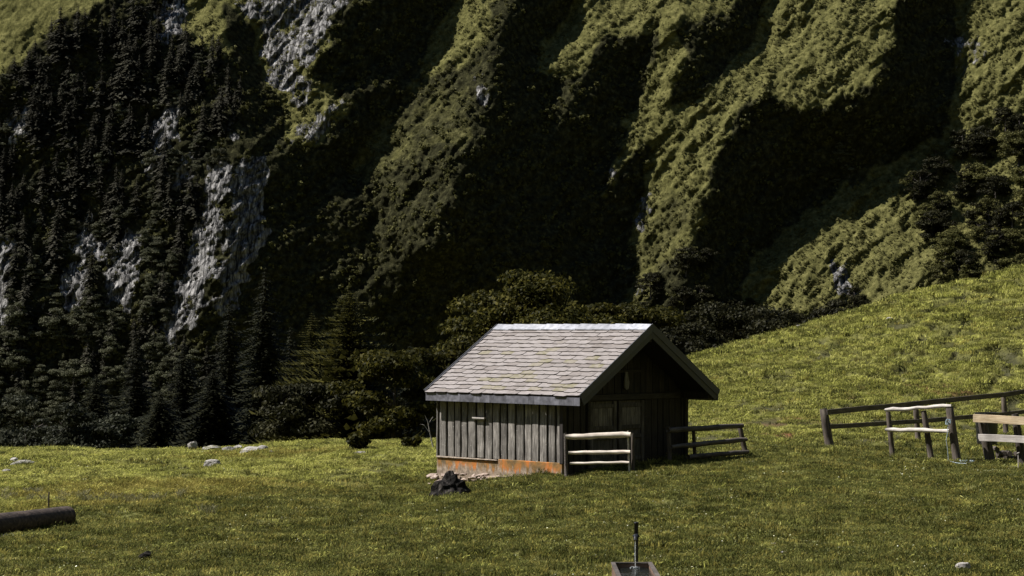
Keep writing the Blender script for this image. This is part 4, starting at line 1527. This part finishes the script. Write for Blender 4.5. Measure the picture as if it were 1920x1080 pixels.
# long dark fence at right
fp = [(1550, 848, 766, 56.0, .12, -6), (1716, 834, 752, 59.5, .085, 0), (1881, 826, 736, 63.0, .085, 0), (2040, 800, 715, 67.0, .085, 0)]
b = hit(1555, 848)
t = tag(empty('plank_fence', b), 'long dark two-plank fence climbing towards the right edge', 'fence')
tops = []
for (px, pb, pt, Y, r, lean) in fp:
    base = W(px + 6, pb, Y); base.z = float(gz(base.x, base.y)) - .05
    topp = W(px + lean, pt, Y)
    post(base - b, topp - b, r, t)
    tops.append((px, Y))
for i in range(3):
    (pa, Ya), (pb_, Yb) = tops[i], tops[i + 1]
    ya = [773, 757, 740, 718][i]; yb = [773, 757, 740, 718][i + 1]
    plank(rel(b, pa, ya, Ya - .12), rel(b, pb_, yb, Yb - .12), .15, .04, mt['raildark'], t)
    ya = [800, 790, 776, 757][i]; yb = [800, 790, 776, 757][i + 1]
    plank(rel(b, pa + 5, ya, Ya - .1), rel(b, pb_ + 5, yb, Yb - .1), .13, .04, mt['raildark'], t)
# rack with two pale rails
b = hit(1745, 866)
t = tag(empty('rail_rack', b), 'short three-post rack carrying two rough pale rails', 'fence')
YR = b.y
for (px0, pb, px1, pt, r, dY) in [(1674, 860, 1665, 771, .065, 1.1), (1747, 866, 1732, 770, .075, .35), (1795, 868, 1780, 764, .10, -.15)]:
    base = W(px0, pb, YR + dY); base.z = float(gz(base.x, base.y)) - .03
    post(base - b, rel(b, px1, pt, YR + dY), r, t)
rough_rail(rel(b, 1660, 769, YR + 1.0), rel(b, 1784, 761, YR - .22), .052, mt['railgrey'], t, wob=.15, wav=.014)
rough_rail(rel(b, 1661, 806, YR + .98), rel(b, 1780, 808, YR - .28), .055, mt['railgrey'], t, wob=.15, wav=.014)
M = Mat('blue_rope', .7, .3); M.color(M.ramp(M.noise(M.coords(), 30), [(.4, (.12, .22, .30)), (.6, (.40, .43, .44))])); mt['rope'] = M.m
# rope knotted on the rack and coiled below it
rb = hit(1780, 868)
YQ = YR - .38
rt = tag(empty('rope', rb), 'blue and white rope knotted on the rack and trailing to a coil', 'rope')
m = MB(); pts = []
for k in range(40):
    a = k * .9; pts.append(rel(rb, 1778, 791, YQ) + Vector((math.cos(a) * .06, math.sin(a * .7) * .05, math.sin(a * 1.3) * .07)))
m.tube(pts, .009, 5); m.build('knot', mt['rope'], rt)
pts = [rel(rb, 1778, 795, YQ), rel(rb, 1776, 815, YQ), rel(rb, 1774, 825, YQ), rel(rb, 1777, 845, YQ), rel(rb, 1778, 862, YQ)]
for (px, py) in [(1783, 870), (1795, 873), (1812, 874)]:
    pts.append(hit(px, py) - rb + Vector((0, 0, .06)))
m = MB(); m.tube(pts, .009, 5); m.build('line', mt['rope'], rt)
m = MB(); cen = hit(1816, 869) - rb; pts = []
for k in range(70):
    a = k * .42; rr = .10 + .07 * math.sin(k * .37)
    pts.append(cen + Vector((math.cos(a) * rr * 1.3, math.sin(a) * rr * 1.6, .05 + .03 * math.sin(k * .9))))
m.tube(pts, .010, 5); m.build('coil', mt['rope'], rt)

# plank barrier at the right edge
b = hit(1858, 872)
t = tag(empty('plank_barrier', b), 'plank barrier with one yellow and one grey board on leaning posts', 'fence')
YB = b.y
for (px0, pb, px1, pt, r, dY) in [(1858, 872, 1840, 778, .12, .30), (1918, 875, 1903, 776, .10, -.25), (1990, 876, 1985, 776, .10, -1.0)]:
    base = W(px0, pb, YB + dY); base.z = float(gz(base.x, base.y)) - .03
    post(base - b, rel(b, px1, pt, YB + dY), r, t)
plank(rel(b, 1825, 784, YB + .22), rel(b, 2010, 794, YB - 1.4), .20, .045, mt['plank_new'], t)
o = plank(rel(b, 1835, 820, YB + .18), rel(b, 2010, 829, YB - 1.4), .175, .045, mt['plank_grey'], t)
# black tub behind the barrier
tb = hit(1848, 846)
def tub(loc, r, h, name, label):
    m = MB(); n = 20
    prof = [(r * .82, 0), (r, h), (r * 1.05, h), (r * 1.05, h + .03), (r * .93, h + .03), (r * .78, .05)]
    vs = []
    for (q, z) in prof:
        for k in range(n): vs.append((math.cos(k * 2 * math.pi / n) * q, math.sin(k * 2 * math.pi / n) * q, z))
    fs = []
    for i in range(len(prof) - 1):
        for k in range(n):
            k2 = (k + 1) % n; fs.append((i * n + k, i * n + k2, (i + 1) * n + k2, (i + 1) * n + k))
    fs.append(tuple((len(prof) - 1) * n + k for k in range(n))); fs.append(tuple(reversed(range(n))))
    m.add(vs, fs)
    return tag(m.build(name, mt['pipe'], loc=loc, smooth=False), label, 'tub')
u_ = W(1850, 772, 55.5); g_ = float(gz(u_.x, u_.y))
tub((u_.x, u_.y, g_), .33, u_.z - g_ - .05, 'water_tub', 'black round tub standing behind the yellow barrier plank')
# clutter under the barrier
g_ = hit(1893, 866)
t = tag(empty('firewood_pile', g_), 'small heap of dark split wood under the plank barrier', 'woodpile')
for k in range(9):
    x = (k % 4) * .15 - .25 + random.uniform(-.03, .03); z = .07 + (k // 4) * .12
    m = MB(); m.tube([(0, 0, 0), (.35, 0, 0)], .065, 7, wob=.2)
    m.build('split_log', mt['post'], t, loc=(x, .2 + random.uniform(-.1, .1), z), rot=(0, 0, random.uniform(.4, 1.8)))
g_ = hit(1909, 880)
m = MB(); m.tube([(0, 0, -.1), (.005, 0, .28), (0, 0, .40)], [.012, .012, .010], 6); m.tube([(-.03, 0, .385), (.03, 0, .405)], .014, 6)
tag(m.build('white_stake', mt['plank_grey'], loc=g_), 'thin white stake in the grass before the barrier', 'stake')
g_ = hit(1896, 877)
m = MB(); m.box(-.12, .12, -.03, .03, .0, .03, j=.008)
tag(m.build('wood_offcut', mt['plank_grey'], loc=g_, rot=(0, 0, .2)), 'pale wood offcut lying left of the thin white stake', 'plank')

# ---------------------------------------------------------------- stones
def stone(px, py, rx, ry, rz, label, mat='rock', seed=0, cat='stone', sink=.3, sub=3, rot=0.0, name='stone'):
    g_ = hit(px, py)
    me = stone_mesh('field_stone', rx, ry, rz, 700 + seed, mt[mat], sub, rough=.5)
    o = link(name, me, None, g_ + Vector((0, 0, rz * (1 - sink) - .02)), (random.uniform(-.1, .1), random.uniform(-.1, .1), rot))
    return tag(o, label, cat)


stone(361, 846, .19, .17, .25, 'upright pale block at the left end of the crest rocks', seed=1)
stone(398, 846, .35, .25, .13, 'low mossy slab right of the upright pale block', 'rockmoss', seed=2)
stone(430, 848, .24, .2, .12, 'small pale slab between the mossy slab and the long flat rock', seed=3)
stone(473, 849, .44, .3, .13, 'long flat pale rock on the crest right of the other slabs', seed=4)
stone(380, 850, .13, .12, .05, 'tiny pale stone at the foot of the upright pale block', seed=5)
stone(415, 838, .2, .2, .16, 'pale stone poking up behind the low mossy slab', 'rockmoss', seed=6)
stone(399, 877, .27, .2, .16, 'single pale tilted rock in the grass below the crest rocks', seed=7, rot=.4)
stone(42, 873, .38, .28, .11, 'flat mossy rock with a pale left end near the left edge', 'rockmoss', seed=8)
stone(26, 868, .14, .12, .12, 'pale knob of rock at the left end of the flat mossy rock', seed=9)
stone(12, 887, .14, .12, .08, 'small pale rock at the left edge below the flat mossy rock', seed=10)
stone(155, 902, .17, .12, .045, 'low dark-edged stone above the yellow grass at left', 'rockmoss', seed=11)
stone(273, 1048, .14, .12, .10, 'black stone with a pale cap low in the left foreground', 'blackrock', seed=12)
stone(1470, 1041, .085, .07, .045, 'small pale stone, the lower right of two in the right foreground', seed=13)
stone(1452, 1022, .09, .06, .03, 'small flat pale stone, the upper left of two in the right foreground', seed=14)
stone(1806, 1072, .11, .09, .10, 'bright white stone at the bottom right of the meadow', seed=15)
stone(1668, 599, .16, .12, .07, 'pale stone high on the right hillside', seed=16)
stone(1502, 612, .32, .2, .07, 'low pale rock on the crest of the right hill', 'rockmoss', seed=17)
stone(1405, 645, .2, .15, .06, 'small pale rock low on the left crest of the right hill', seed=18)
for q_, (px, py, rx, ry, rz, lb) in enumerate([(446, 845, .16, .14, .12, 'squat pale stone left of the long flat crest rock'), (492, 847, .2, .16, .12, 'pale stone at the right end of the long flat crest rock'),
                                               (384, 843, .17, .14, .11, 'pale angular stone just right of the upright crest block'), (458, 853, .15, .12, .08, 'small pale stone below the long flat crest rock'),
                                               (508, 850, .1, .1, .06, 'last tiny pale stone at the right of the crest rocks')]):
    stone(px, py, rx, ry, rz, lb, seed=40 + q_, sink=.15)
stone(675, 850, .2, .12, .05, 'small flat pale stone beside the crest bush', seed=19)
g_ = hit(840, 934)
me = stone_mesh('craggy_boulder', 1, 1, 1, 720, mt['blackrock'], 4, rough=.2)
co = np.array([v.co[:] for v in me.vertices])
rr_ = 1 - .45 * np.clip(co[:, 2], 0, 1)
co[:, 0] = co[:, 0] * .57 * rr_ + .06 * co[:, 2]; co[:, 1] = co[:, 1] * .40 * rr_; co[:, 2] = co[:, 2] * .54
dn_ = fbm(co[:, 0] * 6 + 3, co[:, 2] * 7 + co[:, 1] * 5, 71, 5) * .12
co = co * (1 + dn_ / .45)[:, None]
me.vertices.foreach_set('co', co.astype(np.float32).ravel()); me.update()
tag(link('boulder', me, None, g_ + Vector((0, 0, .02)), (0, 0, .3)), 'black craggy boulder in the grass before the hut footing', 'boulder')
stone(1905, 602, .5, .14, .10, 'dark log-like rock lying on the right hillside at the picture edge', 'blackrock', seed=22)

# log
a = hit(-60, 1009); c_ = hit(126, 984)
t = tag(empty('felled_log', a), 'thick felled log lying on the grass at the left edge', 'log')
r0 = .215
m = MB(); pts = [a, a.lerp(c_, .3), a.lerp(c_, .6), a.lerp(c_, .85), c_]
pts = [Vector(p) - a + Vector((0, 0, r0 * .80)) for p in pts]
m.tube(pts, [r0 * 1.0, r0 * 1.03, r0 * 1.0, r0 * .99, r0 * .97], 16, wob=.035, cap=False)
m.build('bark', mt['bark'], t, smooth=True)
d = (pts[-1] - pts[-2]).normalized()
m = MB(); m.tube([pts[-1] - d * .03, pts[-1] - d * .002], r0 * .93, 16); m.build('cut_end', mt['raildark'], t)
m = MB(); m.tube([pts[0] + d * .03, pts[0] + d * .002], r0 * .93, 16); m.build('cut_end', mt['raildark'], t)
g_ = hit(92, 958)
m = MB(); m.tube([(0, 0, -.1), (-.01, 0, .2), (0, 0, .43)], [.022, .02, .018], 7, wob=.1)
tag(m.build('stake', mt['post'], loc=g_), 'thin dark stake standing behind the felled log', 'stake')
# pale gravel patch
vv = []; g0 = hit(10, 1004)
gv = MB()
for k in range(420):
    x = g0.x + random.uniform(-1.0, .45); y = g0.y + random.gauss(0, .22)
    p = onground(x, y); s1 = random.uniform(.008, .035)
    vs = [(p.x + s1 * math.cos(q) * random.uniform(.7, 1.2), p.y + s1 * math.sin(q), p.z - .005) for q in (0, 1.57, 3.14, 4.7)] + [(p.x, p.y, p.z + s1 * .9 + .02)]
    gv.add(vs, [(0, 1, 4), (1, 2, 4), (2, 3, 4), (3, 0, 4)])
tag(gv.build('gravel', mt['ash']), 'pale gravel scattered below the felled log', 'gravel', kind='stuff')

# ---------------------------------------------------------------- trough and standpipe
ZT = .45
def at_z(px, py, z):
    a, y, zz_ = ray(px, py); k = (z - CAMZ) / zz_
    return Vector((a * k, y * k, z))
TL = at_z(1147, 1056, ZT); TR = at_z(1221, 1056, ZT); BR = at_z(1266, 1081, ZT)
ax = (TR - TL); wT = ax.length; ax.normalize(); ay = Vector((ax.y, -ax.x, 0))      # towards the camera
g0 = onground((TL.x + TR.x) / 2, TL.y - 1.1)
trough = tag(empty('water_trough', (TL.x, TL.y, g0.z), math.atan2(ax.y, ax.x)), 'rusty brown rectangular water trough at the bottom edge', 'trough')
hT = ZT - g0.z; LT = 2.3; th = .035
def tp(x0, x1, y0, y1, z0, z1, name, mat):
    m = MB(); m.box(x0, x1, y0, y1, z0, z1, j=.003); return m.build(name, mat, trough, bevel=.006)
tp(0, th, -LT, 0, -.1, hT, 'side_panel', mt['rust']); tp(wT - th, wT, -LT, 0, -.1, hT, 'side_panel', mt['rust'])
tp(th + .001, wT - th - .001, -th, 0, -.1, hT - .004, 'end_panel', mt['rust']); tp(th + .001, wT - th - .001, -LT, -LT + th, -.1, hT - .004, 'end_panel', mt['rust'])
tp(th + .002, wT - th - .002, -LT + th, -th, .02, .06, 'floor_panel', mt['rust'])
for (x0, x1) in ((-.012, th + .012), (wT - th - .012, wT + .012)):
    m = MB(); m.box(x0, x1, -LT - .01, .012, hT + .001, hT + .018, j=.002); m.build('rim', mt['raildark'], trough)
m = MB(); m.box(th + .014, wT - th - .014, -th - .01, .012, hT, hT + .016, j=.002); m.build('rim', mt['raildark'], trough)
M = Mat('dark_water', .04, .5); M.color((.008, .010, .009)); wv = M.noise(M.coords(), 14, 3, .5); M.bump(wv, .35, .02); mt['water'] = M.m
nw = 24; vs = []; fs = []
for i in range(nw):
    for j in range(nw * 2):
        x = th + (wT - 2 * th) * i / (nw - 1); y = -th - (LT - 2 * th) * j / (nw * 2 - 1)
        rr = math.hypot(x - wT * .58, y + .17)
        vs.append((x, y, hT - .06 + .010 * math.cos(rr * 70) * math.exp(-rr * 6)))
for i in range(nw - 1):
    for j in range(nw * 2 - 1):
        q = i * nw * 2 + j; fs.append((q, q + nw * 2, q + nw * 2 + 1, q + 1))
m = MB(); m.add(vs, [tuple(reversed(f)) for f in fs])
tag(m.build('water', mt['water'], trough, smooth=True))
# standpipe
sx = W(1193, 1052, TL.y + .10); gsp = onground(sx.x, sx.y)
sp_o = tag(empty('standpipe', gsp), 'dark standpipe with a running spout behind the trough', 'water pipe')
topz = W(1193, 980, sx.y).z - gsp.z
m = MB(); m.tube([(0, 0, -.1), (0, 0, topz)], .030, 12); m.tube([(0, 0, topz), (0, 0, topz + .01)], .034, 12)
m.build('pipe', mt['pipe'], sp_o, smooth=True)
zs_ = W(1193, 1006, sx.y).z - gsp.z
m = MB(); m.tube([(0, 0, zs_ + .02), (-.01, -.08, zs_ + .02), (-.022, -.15, zs_ - .005), (-.024, -.165, zs_ - .035)], [.024, .024, .022, .022], 10)
m.build('spout', mt['pipe'], sp_o, smooth=True)
m = MB(); m.tube([(-.03, 0, zs_ - .02), (.03, 0, zs_ + .03)], .04, 10); m.build('valve', mt['pipe'], sp_o, smooth=True)
M = Mat('running_water', .1, .6); M.color((.75, .78, .8)); M.b.inputs['Transmission Weight'].default_value = .6; mt['jet'] = M.m
wz = ZT - .06 - gsp.z
m = MB(); pts = []; rr = []
for k in range(16):
    q = k / 15; pts.append((-.024 + random.uniform(-.003, .003), -.165 - .02 * q, (zs_ - .035) * (1 - q) + wz * q)); rr.append(random.uniform(.004, .009))
m.tube(pts, rr, 6)
for k in range(26):
    a = random.uniform(0, 6.28); q = min(.1, abs(random.gauss(0, .035)))
    s1 = random.uniform(.004, .009); cx, cy, cz = -.024 + q * math.cos(a) * 1.3, -.185 + q * math.sin(a), wz + random.uniform(.004, .025) * (1 - q * 6)
    m.add([(cx - s1, cy, cz), (cx, cy - s1, cz), (cx + s1, cy, cz), (cx, cy + s1, cz), (cx, cy, cz + s1 * 1.4), (cx, cy, cz - s1)], [(0, 1, 4), (1, 2, 4), (2, 3, 4), (3, 0, 4), (1, 0, 5), (2, 1, 5), (3, 2, 5), (0, 3, 5)])
m.build('water_jet', mt['jet'], sp_o)

# ---------------------------------------------------------------- grass
def hut_mask(x, y, m=.0):
    c45 = math.cos(R(45))
    lx = (x - HX) * c45 + (y - HY) * c45; ly = -(x - HX) * c45 + (y - HY) * c45
    inside = (lx > .05) & (lx < WG - .05) & (ly > .1) & (ly < LW - .05)
    tx = (x - TL.x); ty = (y - TL.y)
    inT = (tx > -.05) & (tx < wT + .1) & (ty < .05) & (ty > -2.5)
    return ~(inside | inT)


def scatter_ground(n, y0, y1, power=1.0):
    y = y0 + (y1 - y0) * rng.uniform(size=n) ** power
    x = rng.uniform(-.285, .285, n) * y
    x = x + np.where(rng.uniform(size=n) < .16, np.sign(x) * rng.uniform(0, 6, n), 0)
    return x, y


gk = hidden_collection('grass_kinds', [bpy.data.objects.new('grass_clump', clump_mesh('grass_clump', 30, .055, .16, .014, mt['grass'], 600 + i, 1.2)) for i in range(4)] +
                       [bpy.data.objects.new('grass_clump', clump_mesh('grass_clump', 30, .06, .16, .010, mt['grassdry'], 620, 1.2))])
X1, Y1_ = scatter_ground(135000, 25.5, 50, .95)
X2, Y2_ = scatter_ground(130000, 48, 94, 1.0)
X = np.concatenate([X1, X2]); Y = np.concatenate([Y1_, Y2_])
dens = np.clip(.75 + .9 * fbm(X * .9, Y * .8, 41, 3), .15, 1)
hl = sst(56, 60, Y) * sst(2, 6, X)
dens = dens * (1 - (1 - mound(X, Y)) * (.45 + .45 * hl))
keep = hut_mask(X, Y) & (rng.uniform(size=len(X)) < dens)
far = Y > (69 + 27 * sst(1.0, 8.0, X))
keep &= ~far
X = X[keep]; Y = Y[keep]
Z = gz(X, Y)
s_ = rng.uniform(.6, 1.25, len(X)) * (1 + np.clip((Y - 45) / 60, 0, .8)) * (1 + .45 * np.clip(fbm(X * 1.7, Y * 1.4, 42, 3) * 1.6, -.5, 1.2))
rt_ = np.stack([rng.uniform(-.15, .15, len(X)), rng.uniform(-.15, .15, len(X)), rng.uniform(0, 6.28, len(X))], 1)
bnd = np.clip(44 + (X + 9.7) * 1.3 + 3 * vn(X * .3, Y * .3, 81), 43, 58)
br = rng.uniform(size=len(X)) < (.06 + .80 * sst(-1.5, 3.5, Y - bnd) * (1 - .30 * sst(2, 8, X)) * (.3 + .7 * mound(X, Y)))  # sunlit band and mound tops painted with the brighter grass
o = scatter('meadow_grass', np.stack([X, Y, Z], 1)[~br], s_[~br], rt_[~br], gk)
tag(o, 'short cropped olive pasture grass covering the foreground and hillside', 'grass', kind='stuff')
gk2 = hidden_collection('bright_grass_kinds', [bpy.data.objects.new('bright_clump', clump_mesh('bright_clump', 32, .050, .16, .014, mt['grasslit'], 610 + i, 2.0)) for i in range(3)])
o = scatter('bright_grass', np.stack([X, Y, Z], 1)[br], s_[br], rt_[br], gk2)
tag(o, 'grass tinted brighter for sunlight on the farther meadow and hillside', 'grass', kind='stuff')
print('grass', len(X))
# yellow grass and rushes in the wet strip at left
yk = hidden_collection('yellow_grass_kinds', [bpy.data.objects.new('yellow_clump', clump_mesh('yellow_clump', 34, .10, .18, .010, mt['grassdry'], 640 + i, .9)) for i in range(2)])
P = []
for (px, py, rx, ry, s) in YEL:
    p = hit(px, py)
    for k in range(int(1100 * s * rx * ry / 3)):
        x, y = random.gauss(p.x, rx * .7), random.gauss(p.y, ry * .7)
        P.append((x, y, float(gz(x, y))))
P = np.array(P)
o = scatter('yellow_grass', P, rng.uniform(.5, 1.3, len(P)), np.stack([np.zeros(len(P)), np.zeros(len(P)), rng.uniform(0, 6.28, len(P))], 1), yk)
tag(o, 'longer yellowish grass in the damp strip at left of the meadow', 'grass', kind='stuff')
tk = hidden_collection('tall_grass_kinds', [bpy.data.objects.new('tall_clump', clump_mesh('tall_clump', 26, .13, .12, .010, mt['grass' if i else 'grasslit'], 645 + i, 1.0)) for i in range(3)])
P = []
def along(p0, p1, n, w=.10):
    for k in range(n):
        t_ = random.random(); x = p0[0] + (p1[0] - p0[0]) * t_ + random.gauss(0, w); y = p0[1] + (p1[1] - p0[1]) * t_ + random.gauss(0, w)
        P.append((x, y, float(gz(x, y))))
Hw = lambda lx, ly: tuple(Matrix.Rotation(R(45), 2) @ Vector((lx, ly)) + Vector((HX, HY)))
along(Hw(-.22, .1), Hw(-.40, LW), 70, .08); along(Hw(.2, -.12), Hw(WG, -.12), 60, .08)
for (px, py, n, w) in [(1555, 850, 16, .14), (1722, 836, 8, .1), (1677, 862, 8, .1), (1750, 868, 8, .1), (1797, 870, 10, .12), (1862, 875, 12, .14), (1918, 877, 10, .12),
                       (1185, 887, 10, .08), (1400, 852, 12, .12), (1257, 872, 8, .1), (840, 940, 22, .35), (399, 879, 8, .2), (42, 875, 10, .3), (1195, 1056, 6, .15), (1480, 850, 14, .8), (900, 1000, 10, 1.2), (600, 960, 12, 1.5), (1500, 930, 14, 1.6), (1350, 1010, 8, 1.2)]:
    p = hit(px, py); along(p, p, n, w)
along(hit(0, 1000), hit(140, 990), 30, .08)
P = np.array(P)
o = scatter('tall_grass', P, rng.uniform(.5, 1.2, len(P)), np.stack([np.zeros(len(P)), np.zeros(len(P)), rng.uniform(0, 6.28, len(P))], 1), tk)
tag(o, 'taller uncut grass tufts around the hut, posts, rocks and log', 'grass', kind='stuff')
rk_ = hidden_collection('rush_kinds', [bpy.data.objects.new('rush_clump', clump_mesh('rush_clump', 36, .17, .10, .008, mt['rush'], 660 + i, .8)) for i in range(3)])
P = []
for (px, py, n) in [(170, 940, 5), (115, 936, 7), (205, 940, 4), (75, 938, 4), (275, 943, 4), (60, 930, 5), (150, 938, 4), (340, 935, 3), (240, 940, 3), (1165, 1062, 0), (880, 872, 0), (1690, 820, 3), (700, 905, 0), (20, 935, 4), (380, 965, 2)]:
    for k in range(n):
        p = hit(px + random.gauss(0, 12), py + random.gauss(0, 3)); P.append(tuple(p))
P = np.array(P)
o = scatter('rushes', P, rng.uniform(.6, 1.2, len(P)), np.stack([np.zeros(len(P)), np.zeros(len(P)), rng.uniform(0, 6.28, len(P))], 1), rk_)
tag(o, 'grey green rush tufts in the damp strip behind the log', 'rushes', kind='stuff')
# broad weed leaves and pale litter specks
def speck_mesh(name, n, r, s, mat, seed):
    g = np.random.default_rng(seed)
    p = np.stack([g.uniform(-r, r, n), g.uniform(-r, r, n), g.uniform(.02, .07, n)], 1)
    d = np.tile(np.array([0, 0, 1.0]), (n, 1))
    V, Fc = leaves_at(p, d, s, g, .5)
    return bpy.data.objects.new(name, mesh_np(name, V, Fc, [mat]))
M = Mat('pale_leaf', .35, .5); M.color(M.ramp(M.rand(), [(0, (.14, .16, .05)), (.85, (.26, .27, .11)), (1, (.42, .40, .28))])); mt['pale'] = M.m
wk = hidden_collection('weed_kinds', [speck_mesh('weed', 6, .16, .020, mt['pale'], 680 + i) for i in range(3)])
X1, Y1_ = scatter_ground(9000, 26, 50); X2, Y2_ = scatter_ground(11000, 45, 92)
X = np.concatenate([X1, X2]); Y = np.concatenate([Y1_, Y2_])
keep = hut_mask(X, Y) & (fbm(X * .8, Y * .7, 51, 3) > -.05) & (Y < (66 + 27 * sst(1.0, 8.0, X)))
X = X[keep]; Y = Y[keep]
o = scatter('clover_weeds', np.stack([X, Y, gz(X, Y)], 1), rng.uniform(.5, 1.3, len(X)), np.stack([rng.uniform(-.1, .1, len(X)), np.zeros(len(X)), rng.uniform(0, 6.28, len(X))], 1), wk)
tag(o, 'small pale clover and weed leaves scattered through the pasture', 'weeds', kind='stuff')
